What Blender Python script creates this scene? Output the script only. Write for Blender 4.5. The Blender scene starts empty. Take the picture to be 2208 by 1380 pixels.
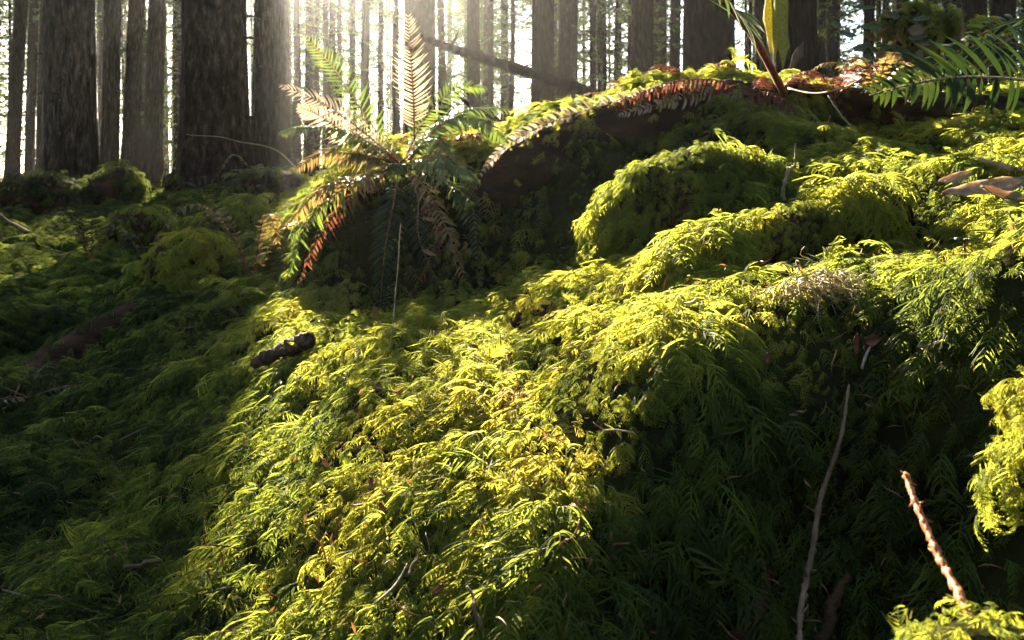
import bpy, math, random
import numpy as np
from mathutils import Vector

# ------------------------------------------------------------------ camera, sky, sun, exposure
S = bpy.context.scene
F, CX, HZ = 1733.0, 1104.0, 430.0            # focal length, centre and horizon in photo pixels (2208 x 1380)
cam_d = bpy.data.cameras.new("camera")
cam = bpy.data.objects.new("camera", cam_d)
S.collection.objects.link(cam)
cam.location = (0, 0, 0)
cam.rotation_euler = (math.radians(90), 0, 0)
cam_d.sensor_width = 36
cam_d.lens = 36 * F / 2208
cam_d.shift_y = -(690 - HZ) / 2208
cam_d.clip_start = 0.02
cam_d.clip_end = 2000
cam_d.dof.use_dof = True
cam_d.dof.focus_distance = 1.7
cam_d.dof.aperture_fstop = 10
S.camera = cam

SUN_EL, SUN_AZ = math.radians(22.0), math.radians(-15.3)     # azimuth from +Y towards +X
sun_dir = Vector((math.sin(SUN_AZ) * math.cos(SUN_EL), math.cos(SUN_AZ) * math.cos(SUN_EL), math.sin(SUN_EL)))
SLOPE = math.tan(-SUN_AZ)                                    # how far a sunbeam walks sideways per metre of depth
W = bpy.data.worlds.new("World")
S.world = W
W.use_nodes = True
nt = W.node_tree
sky = nt.nodes.new("ShaderNodeTexSky")
sky.sky_type = 'NISHITA'
sky.sun_disc = False
sky.sun_elevation = SUN_EL
sky.sun_rotation = SUN_AZ
sky.dust_density = 1.0
nt.links.new(sky.outputs[0], nt.nodes["Background"].inputs[0])
nt.nodes["Background"].inputs[1].default_value = 0.08
sl = bpy.data.lights.new("sun", 'SUN')
sl.energy = 5.0
sl.angle = math.radians(0.5)
sl.color = (1.0, 0.88, 0.68)
so = bpy.data.objects.new("sun", sl)
S.collection.objects.link(so)
so.rotation_euler = sun_dir.to_track_quat('Z', 'Y').to_euler()
S.view_settings.view_transform = 'Standard'
S.view_settings.look = 'None'
S.view_settings.gamma = 1
S.view_settings.exposure = 3.1
cy = S.cycles
cy.max_bounces = 6
cy.diffuse_bounces = 3
cy.glossy_bounces = 2
cy.transmission_bounces = 4
cy.volume_bounces = 0
cy.use_denoising = True
HAZE_DENSITY, HAZE_ANISO = 0.0005, 0.84

rng = np.random.default_rng(11)
R = random.Random(5)
COL = S.collection


def P(px, py, Y):
    return np.array([(px - CX) / F * Y, Y, (HZ - py) / F * Y])


# ------------------------------------------------------------------ helpers
class MB:
    """collects shapes and links them as ONE mesh object"""
    def __init__(s):
        s.v, s.f, s.n, s.m = [], [], 0, []

    def add(s, v, f, mi=0):
        v = np.asarray(v, float)
        s.v.append(v)
        for q in f:
            s.f.append(tuple(int(i) + s.n for i in q))
            s.m.append(mi)
        s.n += len(v)

    def tube(s, pts, rad, sides=6, cap=True, mi=0, jit=0.0, phase=0.0):
        pts = np.asarray(pts, float)
        n = len(pts)
        rad = np.broadcast_to(np.asarray(rad, float), (n,))
        t = np.gradient(pts, axis=0)
        t /= np.linalg.norm(t, axis=1)[:, None] + 1e-12
        ref = np.array([0, 0, 1.0]) if abs(t[0][2]) < 0.9 else np.array([1.0, 0, 0])
        a = np.cross(t, ref)
        a /= np.linalg.norm(a, axis=1)[:, None] + 1e-12
        b = np.cross(t, a)
        an = np.linspace(0, 2 * np.pi, sides, endpoint=False) + phase
        rr = rad[:, None] * np.ones((n, sides))
        if jit:
            rr = rr * (1 + jit * rng.normal(size=(n, sides)))
        v = pts[:, None, :] + rr[:, :, None] * (np.cos(an)[None, :, None] * a[:, None, :] + np.sin(an)[None, :, None] * b[:, None, :])
        f = []
        for i in range(n - 1):
            for j in range(sides):
                k = (j + 1) % sides
                f.append((i * sides + j, i * sides + k, (i + 1) * sides + k, (i + 1) * sides + j))
        if cap:
            f.append(tuple(range(sides))[::-1])
            f.append(tuple((n - 1) * sides + j for j in range(sides)))
        s.add(v.reshape(-1, 3), f, mi)

    def build(s, name, mats, parent=None, origin=None, smooth=True, link=True):
        v = np.concatenate(s.v)
        if origin is not None:
            v = v - np.asarray(origin)
        me = bpy.data.meshes.new(name)
        me.from_pydata(v.tolist(), [], s.f)
        for m in (mats if isinstance(mats, (list, tuple)) else [mats]):
            me.materials.append(m)
        me.polygons.foreach_set("material_index", s.m)
        if smooth:
            me.polygons.foreach_set("use_smooth", [True] * len(me.polygons))
        me.update()
        o = bpy.data.objects.new(name, me)
        if link:
            COL.objects.link(o)
        if parent is not None:
            o.parent = parent
        elif origin is not None:
            o.location = origin
        return o


def tag(o, label=None, cat=None, group=None, kind=None):
    if label:
        o["label"] = label
    if cat:
        o["category"] = cat
    if group:
        o["group"] = group
    if kind:
        o["kind"] = kind
    return o


def empty(name, loc, label, cat, group=None):
    o = bpy.data.objects.new(name, None)
    o.empty_display_size = 0.05
    COL.objects.link(o)
    o.location = [float(c) for c in loc]
    return tag(o, label, cat, group)


_nz = {}
def wav(p, scale, seed=0):
    """smooth pseudo noise in -1..1, p (n,3)"""
    if seed not in _nz:
        r = np.random.default_rng(seed + 900)
        k = r.normal(size=(9, 3))
        _nz[seed] = (k / np.linalg.norm(k, axis=1)[:, None] * r.uniform(0.7, 1.8, (9, 1)), r.uniform(0, 6.28, 9))
    k, ph = _nz[seed]
    return np.sin((p / scale * 6.28 * 0.5) @ k.T + ph).sum(1) / 4.2


def smooth01(x):
    x = np.clip(x, 0, 1)
    return x * x * (3 - 2 * x)


def curve(pts, n):
    """Catmull-Rom through pts (k,3 or k,4) resampled to n points"""
    p = np.asarray(pts, float)
    q = np.vstack([2 * p[0] - p[1], p, 2 * p[-1] - p[-2]])
    out = []
    for t in np.linspace(0, len(p) - 1 - 1e-9, n):
        i = int(t)
        u = t - i
        a, b, c, d = q[i], q[i + 1], q[i + 2], q[i + 3]
        out.append(0.5 * ((2 * b) + (-a + c) * u + (2 * a - 5 * b + 4 * c - d) * u * u + (-a + 3 * b - 3 * c + d) * u ** 3))
    return np.array(out)


# ------------------------------------------------------------------ materials
def new_mat(name):
    m = bpy.data.materials.new(name)
    m.use_nodes = True
    t = m.node_tree
    for n in list(t.nodes):
        t.nodes.remove(n)
    out = t.nodes.new("ShaderNodeOutputMaterial")
    return m, t, out


def ramp(t, fac, stops):
    r = t.nodes.new("ShaderNodeValToRGB")
    e = r.color_ramp.elements
    while len(e) < len(stops):
        e.new(0.5)
    for i, (p, c) in enumerate(stops):
        e[i].position = p
        e[i].color = (*c, 1)
    t.links.new(fac, r.inputs[0])
    return r.outputs[0]


def noise(t, scale, detail=4, stretch=None, rough=0.6):
    tc = t.nodes.new("ShaderNodeTexCoord")
    mp = t.nodes.new("ShaderNodeMapping")
    t.links.new(tc.outputs["Object"], mp.inputs[0])
    if stretch:
        mp.inputs["Scale"].default_value = stretch
    n = t.nodes.new("ShaderNodeTexNoise")
    n.inputs["Scale"].default_value = scale
    n.inputs["Detail"].default_value = detail
    n.inputs["Roughness"].default_value = rough
    t.links.new(mp.outputs[0], n.inputs["Vector"])
    return n.outputs["Fac"]


def mat_solid(name, stops, scale=20, rough=0.85, bump=0.3, stretch=None, bscale=None, dist=0.01, spec=0.3):
    m, t, out = new_mat(name)
    c = ramp(t, noise(t, scale, 5, stretch), stops)
    b = t.nodes.new("ShaderNodeBsdfPrincipled")
    b.inputs["Roughness"].default_value = rough
    b.inputs["Specular IOR Level"].default_value = spec
    t.links.new(c, b.inputs["Base Color"])
    if bump:
        bp = t.nodes.new("ShaderNodeBump")
        bp.inputs["Strength"].default_value = bump
        bp.inputs["Distance"].default_value = dist
        t.links.new(noise(t, bscale or scale * 2, 6, stretch), bp.inputs["Height"])
        t.links.new(bp.outputs[0], b.inputs["Normal"])
    t.links.new(b.outputs[0], out.inputs[0])
    return m


def mat_leaf(name, stops, trans, scale=15, mix=0.5, rough=0.45, spec=0.4, tint=False, rnd=0.3):
    """thin leaf: reflecting front plus light passing through; colour from noise, or from the scattered frond's own tint"""
    m, t, out = new_mat(name)
    if tint:
        at = t.nodes.new("ShaderNodeAttribute")
        at.attribute_type = 'INSTANCER'
        at.attribute_name = "tint"
        oi = t.nodes.new("ShaderNodeObjectInfo")
        ma = t.nodes.new("ShaderNodeMath")
        ma.operation = 'MULTIPLY_ADD'
        t.links.new(oi.outputs["Random"], ma.inputs[0])
        ma.inputs[1].default_value = rnd
        t.links.new(at.outputs["Fac"], ma.inputs[2])
        fac = ma.outputs[0]
    else:
        fac = noise(t, scale, 3)
    c = ramp(t, fac, stops)
    hs = t.nodes.new("ShaderNodeMix")
    hs.data_type = 'RGBA'
    hs.blend_type = 'MULTIPLY'
    hs.inputs[0].default_value = 1
    t.links.new(c, hs.inputs[6])
    hs.inputs[7].default_value = (*trans, 1)
    b = t.nodes.new("ShaderNodeBsdfPrincipled")
    b.inputs["Roughness"].default_value = rough
    b.inputs["Specular IOR Level"].default_value = spec
    t.links.new(c, b.inputs["Base Color"])
    tr = t.nodes.new("ShaderNodeBsdfTranslucent")
    t.links.new(hs.outputs[2], tr.inputs[0])
    mx = t.nodes.new("ShaderNodeMixShader")
    mx.inputs[0].default_value = mix
    t.links.new(b.outputs[0], mx.inputs[1])
    t.links.new(tr.outputs[0], mx.inputs[2])
    t.links.new(mx.outputs[0], out.inputs[0])
    return m


M = {}
M['bark'] = mat_solid("conifer_bark", [(0.34, (.010, .007, .005)), (0.48, (.028, .019, .013)), (0.56, (.040, .029, .020)), (0.70, (.085, .066, .047))], 11, .95, 1.0, (1, 1, .4), 20, .08, .05)
M['moss_bark'] = mat_solid("mossy_bark", [(0.35, (.05, .045, .015)), (0.55, (.16, .17, .02)), (0.75, (.28, .27, .03))], 14, .95, .9, (1, 1, .6), 40, .02, .1)
M['soil'] = mat_solid("forest_soil", [(0.3, (.010, .009, .005)), (0.5, (.022, .023, .007)), (0.62, (.034, .034, .009)), (0.8, (.045, .028, .013))], 3.2, 1.0, .8, None, 22, .03, .0)
M['rot'] = mat_solid("rotten_wood", [(0.3, (.012, .007, .004)), (0.5, (.04, .02, .01)), (0.75, (.10, .05, .022))], 6, .95, .9, (1, 1, 2.5), 18, .02, .1)
M['rot_light'] = mat_solid("broken_wood", [(0.3, (.02, .012, .007)), (0.5, (.08, .045, .024)), (0.75, (.22, .13, .08))], 40, .9, .9, (1, 1, 1), 90, .006)
M['wood'] = mat_solid("weathered_wood", [(0.3, (.05, .03, .018)), (0.5, (.14, .085, .045)), (0.75, (.27, .18, .10))], 25, .85, .7, (1, 1, .4), 60, .004)
M['orange_twig'] = mat_leaf("orange_twig_bark", [(0.35, (.34, .10, .025)), (0.55, (.56, .22, .06)), (0.75, (.68, .38, .16))], (1, .6, .35), 120, .25, .6)
M['pale_twig'] = mat_solid("pale_twig", [(0.3, (.18, .13, .08)), (0.6, (.34, .26, .17)), (0.8, (.45, .36, .25))], 60, .8, .5, None, 150, .002)
M['moss'] = mat_leaf("moss_frond", [(0.0, (.028, .038, .017)), (0.25, (.052, .076, .024)), (0.45, (.135, .175, .034)), (0.64, (.235, .265, .048)), (0.86, (.31, .29, .055)), (1.0, (.24, .15, .07))], (2.0, 1.8, 1.1), mix=.70, rough=.62, spec=.14, tint=True, rnd=.22)
M['fern'] = mat_leaf("fern_green", [(0.3, (.045, .075, .016)), (0.55, (.075, .115, .022)), (0.75, (.12, .14, .03))], (1.9, 1.75, 1.1), 8, .45, .35, .5)
M['fern_dark'] = mat_leaf("fern_dark_green", [(0.3, (.012, .022, .008)), (0.55, (.020, .034, .011)), (0.75, (.045, .055, .014))], (1.6, 1.7, .7), 8, .3, .5, .12)
M['fern_gold'] = mat_leaf("fern_golden", [(0.3, (.10, .09, .02)), (0.5, (.22, .15, .04)), (0.75, (.30, .19, .09))], (1.3, 1.2, 1.0), 14, .5, .4, .5)
M['fern_red'] = mat_leaf("fern_dead_red", [(0.3, (.07, .022, .012)), (0.55, (.15, .05, .022)), (0.75, (.24, .11, .055))], (1.3, 1.1, 1.0), 14, .5, .5, .4)
M['fern_pale'] = mat_leaf("fern_dead_pale", [(0.3, (.26, .19, .11)), (0.55, (.46, .37, .26)), (0.75, (.58, .50, .40))], (1.05, 1.0, .9), 14, .4, .4, .5)
M['rachis'] = mat_leaf("rust_rachis", [(0.35, (.12, .035, .012)), (0.55, (.28, .11, .035)), (0.75, (.40, .22, .09))], (1, .7, .5), 60, .25, .6)
M['needle'] = mat_leaf("conifer_needles", [(0.3, (.022, .04, .010)), (0.5, (.05, .075, .016)), (0.75, (.11, .12, .022))], (1.8, 1.8, 1.2), 1.2, .5, .5, .3)
M['leaf_brown'] = mat_leaf("dead_leaf", [(0.3, (.20, .09, .04)), (0.55, (.36, .19, .09)), (0.75, (.50, .30, .16))], (1.1, .8, .6), 30, .4, .5)
M['moss_wool'] = mat_leaf("moss_wool", [(0.3, (.22, .20, .02)), (0.55, (.44, .42, .04)), (0.75, (.52, .50, .06))], (1.4, 1.3, .8), 60, .5, .8)
M['straw'] = mat_leaf("straw_moss", [(0.3, (.26, .22, .10)), (0.55, (.42, .36, .19)), (0.75, (.50, .44, .27))], (1.0, .95, .8), 60, .45, .6)
M['leaf_tan'] = mat_leaf("tan_dead_leaf", [(0.3, (.30, .20, .12)), (0.55, (.48, .36, .23)), (0.75, (.60, .48, .34))], (.9, .85, .75), 30, .6, .5)
M['leaf_red'] = mat_leaf("red_leaf_bit", [(0.3, (.13, .03, .012)), (0.55, (.22, .065, .03)), (0.75, (.30, .13, .06))], (1.0, .8, .6), 40, .3, .4)

# ------------------------------------------------------------------ terrain
CTRL = [  # photo pixel and the distance in metres of the ground seen there
 (0,1380,1.25),(220,1380,1.22),(430,1380,1.13),(0,1150,1.75),(250,1150,1.7),(500,1150,1.42),
 (0,930,2.5),(300,930,2.4),(560,930,2.0),(0,750,3.5),(300,790,3.0),(600,790,2.35),
 (0,600,5),(300,630,4.6),(550,670,3.4),(0,500,7.5),(300,510,7.2),(600,520,6.0),
 (0,440,11),(300,430,11),(600,425,10),(0,405,16),(300,405,16),(600,395,16),(850,380,16),
 (700,1380,1.02),(1000,1380,.95),(1250,1380,.96),(700,1150,1.23),(1000,1150,1.13),(1250,1150,1.10),
 (720,950,1.52),(1000,950,1.38),(1250,950,1.25),(800,800,1.90),(1000,800,1.72),(1250,800,1.47),(1450,765,1.37),
 (900,730,2.12),(1100,700,2.02),(1300,650,1.88),(1450,640,1.74),(1700,625,1.62),(1950,625,1.52),(2208,590,1.42),
 (900,700,2.7),(700,700,2.8),(1150,650,2.75),(1300,610,2.35),(1500,590,2.2),(1800,590,1.95),(2100,520,1.85),(2208,440,2.0),
 (2208,330,2.8),(1900,350,2.9),(1700,380,2.85),(2050,420,2.3),
 (700,660,3.05),(850,660,3.05),(1080,610,3.1),(1300,575,3.05),(1500,430,3.2),(1800,310,3.5),(2150,300,3.4),
 (640,560,3.6),(700,455,3.6),(850,385,3.5),(1040,395,3.42),(1250,268,3.62),(1500,212,3.8),(1750,212,3.85),(2208,235,3.8),
 (700,430,4.6),(850,380,4.6),(1050,350,4.6),(1250,275,4.6),(1500,210,4.8),(1750,200,4.8),(2208,205,4.8),
 (850,370,8),(1200,315,9),(1500,265,9),(2000,215,9),(1200,350,18),(1500,330,18),(2000,310,18),
 (1480,890,1.25),(1480,1050,1.18),(1480,1380,1.10),(1750,790,1.35),(1750,920,1.28),(1750,1100,1.25),(1750,1380,1.18),
 (2000,790,1.26),(2000,920,1.20),(2000,1150,1.19),(2000,1380,1.12),(2208,790,1.15),(2208,1000,1.13),(2208,1380,1.04),
]
cp = [P(*c) for c in CTRL]
cpl = [(math.atan2(p[0], p[1]), math.log(math.hypot(p[0], p[1])), p[2]) for p in cp]
for th in (-50, -40):
    for r_, z in ((.95, -.70), (1.6, -.74), (2.4, -.74), (3.5, -.70), (5, -.55), (8, -.32), (12, -.05), (18, .2)):
        cpl.append((math.radians(th), math.log(r_), z))
for th in (42, 52):
    for r_, z in ((.95, -.72), (1.3, -.62), (1.6, -.2), (2.2, .05), (3, .2), (4, .5), (6, .7), (10, 1.1), (18, 1.3)):
        cpl.append((math.radians(th), math.log(r_), z))
for th in range(-50, 55, 12):
    cpl.append((math.radians(th), math.log(.6), -.74))
    cpl.append((math.radians(th), math.log(.3), -.78))
    cpl.append((math.radians(th), math.log(30), .4 + .5 * smooth01((th + 5) / 25)))
    cpl.append((math.radians(th), math.log(60), .6 + .5 * smooth01((th + 5) / 25)))
    cpl.append((math.radians(th), math.log(300), 1.0))
    cpl.append((math.radians(th), math.log(900), 1.0))
cpl = np.array(cpl)
KA = 1.6
_q = cpl[:, :2] * [KA, 1]


def _tps(d2):
    return 0.5 * d2 * np.log(d2 + 1e-9)


_d2 = ((_q[:, None] - _q[None]) ** 2).sum(2)
_n = len(_q)
_A = np.zeros((_n + 3, _n + 3))
_A[:_n, :_n] = _tps(_d2) + np.eye(_n) * 2e-4
_A[:_n, _n] = 1
_A[:_n, _n + 1:] = _q
_A[_n:, :_n] = _A[:_n, _n:].T
_sol = np.linalg.solve(_A, np.concatenate([cpl[:, 2], np.zeros(3)]))


def ground_z(x, y):
    x, y = np.atleast_1d(np.asarray(x, float)), np.atleast_1d(np.asarray(y, float))
    th, lr = np.arctan2(x, y), np.log(np.hypot(x, y) + 1e-6)
    q = np.stack([np.clip(th, -.9, .95) * KA, lr], 1)
    z = np.empty(len(q))
    for i in range(0, len(q), 20000):
        s = q[i:i + 20000]
        d2 = ((s[:, None] - _q[None]) ** 2).sum(2)
        z[i:i + 20000] = _tps(d2) @ _sol[:_n] + _sol[_n] + s @ _sol[_n + 1:]
    away = smooth01((np.abs(th) - .85) / .6)
    r = np.exp(lr)
    z = z * (1 - away) + away * (-.75 + .9 * smooth01((r - 3) / 20))
    p = np.stack([x, y, 0 * x], 1)
    near = np.clip(r / 1.2, .4, 3)
    z = z + .020 * near * wav(p, .34, 1) * np.clip(r, 0, 1) + np.clip(near, .5, 1.6) * (.05 * smooth01((r - 2.2) / 1.5) * wav(p, 1.3, 5) + .016 * wav(p, .17, 2) + .010 * np.abs(wav(p, .09, 4))) + .005 * wav(p, .055, 3)
    return z


def hit(px, py, y0=.7, y1=40):
    """the first ground point seen at a photo pixel"""
    Y = np.exp(np.linspace(math.log(y0), math.log(y1), 700))
    x = (px - CX) / F * Y
    g = ground_z(x, Y) >= (HZ - py) / F * Y
    i = int(np.argmax(g)) if g.any() else len(Y) - 1
    return P(px, py, Y[i])


th1 = np.radians(np.concatenate([np.arange(-180, -52, 4), np.arange(-52, -40, 1), np.arange(-40, 40, .16), np.arange(40, 54, 1), np.arange(54, 180.1, 4)]))
r1 = np.concatenate([np.exp(np.arange(math.log(.12), math.log(.7), .06)), np.exp(np.arange(math.log(.7), math.log(9), .0085)), np.exp(np.arange(math.log(9), math.log(900), .07))])
TH, RR = np.meshgrid(th1, r1)
gx, gy = (RR * np.sin(TH)).ravel(), (RR * np.cos(TH)).ravel()
gz = ground_z(gx, gy)
GV = np.stack([gx, gy, gz], 1)
nr, nc = TH.shape
ii = (np.arange(nr - 1)[:, None] * nc + np.arange(nc - 1)[None]).ravel()
GF = np.stack([ii, ii + 1, ii + nc + 1, ii + nc], 1)


def fast_mesh(name, v, f, mats, link=True):
    me = bpy.data.meshes.new(name)
    me.vertices.add(len(v))
    me.vertices.foreach_set("co", np.asarray(v, np.float32).ravel())
    k = f.shape[1]
    me.loops.add(len(f) * k)
    me.loops.foreach_set("vertex_index", f.ravel().astype(np.int32))
    me.polygons.add(len(f))
    me.polygons.foreach_set("loop_start", np.arange(0, len(f) * k, k, dtype=np.int32))
    me.polygons.foreach_set("use_smooth", np.ones(len(f), bool))
    me.update(calc_edges=True)
    for m in mats:
        me.materials.append(m)
    o = bpy.data.objects.new(name, me)
    if link:
        COL.objects.link(o)
    return o


floor = fast_mesh("forest_floor", GV, GF, [M['soil']])
tag(floor, "uneven forest floor of dark soil under the moss", kind="structure")

# ------------------------------------------------------------------ scattering (geometry nodes, only for moss and other uncountable stuff)
_groups = {}


def scatter_group(key, protos):
    if key in _groups:
        return _groups[key]
    g = bpy.data.node_groups.new(key, 'GeometryNodeTree')
    g.interface.new_socket("Geometry", in_out='INPUT', socket_type='NodeSocketGeometry')
    g.interface.new_socket("Geometry", in_out='OUTPUT', socket_type='NodeSocketGeometry')
    N, L = g.nodes, g.links
    gi, go = N.new("NodeGroupInput"), N.new("NodeGroupOutput")
    jn = N.new("GeometryNodeJoinGeometry")
    for p in protos:
        oi = N.new("GeometryNodeObjectInfo")
        oi.inputs["Object"].default_value = p
        gt = N.new("GeometryNodeGeometryToInstance")
        L.new(oi.outputs["Geometry"], gt.inputs[0])
        L.new(gt.outputs[0], jn.inputs[0])
    ip = N.new("GeometryNodeInstanceOnPoints")
    L.new(gi.outputs[0], ip.inputs["Points"])
    L.new(jn.outputs[0], ip.inputs["Instance"])
    ip.inputs["Pick Instance"].default_value = True

    def attr(name, typ):
        a = N.new("GeometryNodeInputNamedAttribute")
        a.data_type = typ
        a.inputs[0].default_value = name
        return next(o for o in a.outputs if o.enabled and o.name == "Attribute")
    L.new(attr("idx", 'INT'), ip.inputs["Instance Index"])
    L.new(attr("rot", 'QUATERNION'), ip.inputs["Rotation"])
    L.new(attr("scl", 'FLOAT'), ip.inputs["Scale"])
    L.new(ip.outputs[0], go.inputs[0])
    _groups[key] = g
    return g


def quat_from_cols(x, y, z):
    m00, m10, m20 = x.T
    m01, m11, m21 = y.T
    m02, m12, m22 = z.T
    q = np.stack([1 + m00 + m11 + m22, 1 + m00 - m11 - m22, 1 - m00 + m11 - m22, 1 - m00 - m11 + m22], 1)
    q = np.sqrt(np.maximum(q, 0)) / 2
    q[:, 1] = np.copysign(q[:, 1], m21 - m12)
    q[:, 2] = np.copysign(q[:, 2], m02 - m20)
    q[:, 3] = np.copysign(q[:, 3], m10 - m01)
    return q / np.linalg.norm(q, axis=1)[:, None]


def scatter(name, pts, q, scl, idx, tint, key, protos, mat, parent=None):
    me = bpy.data.meshes.new(name)
    me.vertices.add(len(pts))
    me.vertices.foreach_set("co", np.asarray(pts, np.float32).ravel())
    for nm, typ, arr in (("rot", 'QUATERNION', q), ("scl", 'FLOAT', scl), ("idx", 'INT', idx), ("tint", 'FLOAT', tint)):
        a = me.attributes.new(nm, typ, 'POINT')
        a.data.foreach_set("value", np.ascontiguousarray(arr, np.int32 if typ == 'INT' else np.float32).ravel())
    me.materials.append(mat)
    o = bpy.data.objects.new(name, me)
    COL.objects.link(o)
    if parent is not None:
        o.parent = parent
    md = o.modifiers.new("scatter", 'NODES')
    md.node_group = scatter_group(key, protos)
    return o


def strip(mb, pts, wdir, hw, fold=.35):
    """thin folded blade along pts: one leafy branchlet, light passes through it once"""
    t = np.gradient(pts, axis=0)
    t /= np.linalg.norm(t, axis=1)[:, None] + 1e-12
    w = wdir[None] - t * (t @ wdir)[:, None]
    w /= np.linalg.norm(w, axis=1)[:, None] + 1e-12
    up = np.cross(t, w)
    n = len(pts)
    v = np.stack([pts + w * hw[:, None] - up * hw[:, None] * fold, pts, pts - w * hw[:, None] - up * hw[:, None] * fold], 1).reshape(-1, 3)
    f = []
    for q in range(n - 1):
        k = q * 3
        f += [(k, k + 1, k + 4, k + 3), (k + 1, k + 2, k + 5, k + 4)]
    mb.add(v, f)


def moss_proto(seed, L=.075, n=14, droop=.55, bl=.32, br=.00105, m=8):
    r = np.random.default_rng(seed)
    mb = MB()
    s = np.linspace(0, 1, 9)
    side = r.uniform(-.35, .35)
    st = np.stack([L * side * s ** 2, L * (.85 * s), L * (.70 * s - (droop + .25) * s ** 2.0)], 1)
    mb.tube(st, np.linspace(.0011, .0006, 9), 3)
    tan = np.gradient(st, axis=0)
    tan /= np.linalg.norm(tan, axis=1)[:, None]
    u = np.linspace(0, 1, m)
    saw = np.where(np.arange(m) % 2, 1.2, .72)
    saw[-1] = .55
    for k in range(n):
        t = .10 + .88 * (k + r.uniform(-.2, .2)) / (n - 1) * .98
        t = min(max(t, .05), .99)
        i = t * 8
        i0 = min(int(i), 7)
        p = st[i0] + (st[i0 + 1] - st[i0]) * (i - i0)
        tg = tan[i0]
        up = np.cross([1, 0, 0], tg)
        for sd in (-1, 1):
            ln = L * bl * (math.sin(min(1, t * 2.2 + .25) * math.pi / 2) * (1.05 - t) ** .55 + .12) * r.uniform(.75, 1.25)
            a = math.radians(r.uniform(46, 74))
            rise = r.uniform(-.05, .25)
            b = (p[None] + ln * (u[:, None] * (math.sin(a) * sd * np.array([1, 0, 0]) + math.cos(a) * tg)[None]
                 + (u ** 2)[:, None] * r.uniform(.2, .7) * tg[None] + (rise * u - r.uniform(.55, 1.25) * u ** 2)[:, None] * up[None]))
            strip(mb, b, tg * r.uniform(.6, 1) + up * r.normal(0, .45), br * saw * np.interp(u, [0, .25, .7, 1], [.7, 1, .9, .5]) * r.uniform(.8, 1.2))
    return mb.build("moss_frond", M['moss'], link=False)


def tuft_proto(seed, L=.05, n=15, br=.0007, m=9):
    r = np.random.default_rng(seed)
    mb = MB()
    u = np.linspace(0, 1, m)
    saw = np.where(np.arange(m) % 2, 1.2, .72)
    saw[-1] = .55
    for k in range(n):
        a = r.normal(0, 1.1)
        ln = L * r.uniform(.55, 1.25)
        d = np.array([math.sin(a), math.cos(a), r.uniform(.2, 1.1)])
        d /= np.linalg.norm(d)
        p0 = np.array([r.normal(0, .006), r.uniform(-.004, .012), 0])
        wob = r.normal(0, .12, 3)
        b = p0 + ln * (u[:, None] * d + (u ** 2)[:, None] * (np.array([.35 * math.sin(a), .3, -r.uniform(1.0, 1.9)]) + 2.5 * wob))
        strip(mb, b, np.cross(d, [0, 0, 1]) + r.normal(0, .4, 3), br * saw * np.interp(u, [0, .3, .75, 1], [.6, 1, .9, .45]) * r.uniform(.8, 1.25))
        for q in range(r.integers(3, 7)):               # short side strings
            i = r.integers(2, 6)
            e = (b[i + 1] - b[i])
            e = e / np.linalg.norm(e) + r.normal(0, .7, 3)
            e /= np.linalg.norm(e)
            l2 = ln * r.uniform(.2, .42)
            b2 = b[i] + l2 * (u[:, None] * e + (u ** 2)[:, None] * np.array([0, 0, -.5]))
            strip(mb, b2, np.cross(e, [0, 0, 1]) + r.normal(0, .4, 3), br * .85 * saw * np.interp(u, [0, .3, .75, 1], [.6, 1, .9, .45]))
    return mb.build("moss_frond", M['moss'], link=False)


MOSS = [moss_proto(s, L=.07, droop=d, n=n + 2, bl=b) for s, d, n, b in
        ((1, .45, 14, .34), (2, .6, 16, .30), (3, .75, 13, .36), (4, .35, 12, .40), (5, .9, 17, .26), (6, .55, 10, .22), (7, .7, 14, .42), (8, .5, 18, .28))]
# stringy shoots with hardly any side branches
MOSS += [moss_proto(s, L=.085, droop=d, n=8, bl=.16, br=.0008) for s, d in ((9, .8), (10, .5))]
MOSS += [tuft_proto(s_, L=l_) for s_, l_ in ((31, .034), (33, .03))]
MOSS += [moss_proto(s_, L=l_, droop=d_, n=n_, bl=b_, br=.0008) for s_, l_, d_, n_, b_ in ((41, .045, .9, 11, .36), (42, .05, 1.1, 13, .30), (43, .04, .8, 10, .42), (44, .055, 1.2, 14, .26), (45, .05, 1.0, 12, .34), (46, .06, .95, 15, .3))]
# low detail fronds for moss farther off
MOSS_FAR = [moss_proto(s, droop=d, n=8, bl=b, br=.0013, m=5) for s, d, b in ((21, .45, .36), (22, .6, .32), (23, .75, .40), (24, .55, .28))]


def sample_surface(V, Fq, dens, seed, normals=None):
    """random points on quads; dens(centre, normal) per square metre"""
    r = np.random.default_rng(seed)
    a, b, c, d = (V[Fq[:, i]] for i in range(4))
    nrm = np.cross(c - a, d - b)
    area = np.linalg.norm(nrm, axis=1) / 2
    nrm /= (2 * area[:, None] + 1e-15)
    cen = (a + b + c + d) / 4
    k = r.poisson(np.clip(dens(cen, nrm) * area, 0, 50))
    idx = np.repeat(np.arange(len(Fq)), k)
    u, v = r.random(len(idx))[:, None], r.random(len(idx))[:, None]
    p = (a[idx] * (1 - u) + b[idx] * u) * (1 - v) + (d[idx] * (1 - u) + c[idx] * u) * v
    return p, nrm[idx], r


def in_view(c, margin=650):
    Y = np.maximum(c[:, 1], .01)
    px, py = CX + c[:, 0] / Y * F, HZ - c[:, 2] / Y * F
    return (c[:, 1] > .3) & (px > -margin) & (px < 2208 + margin) & (py < 1380 + margin * .8)


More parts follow.
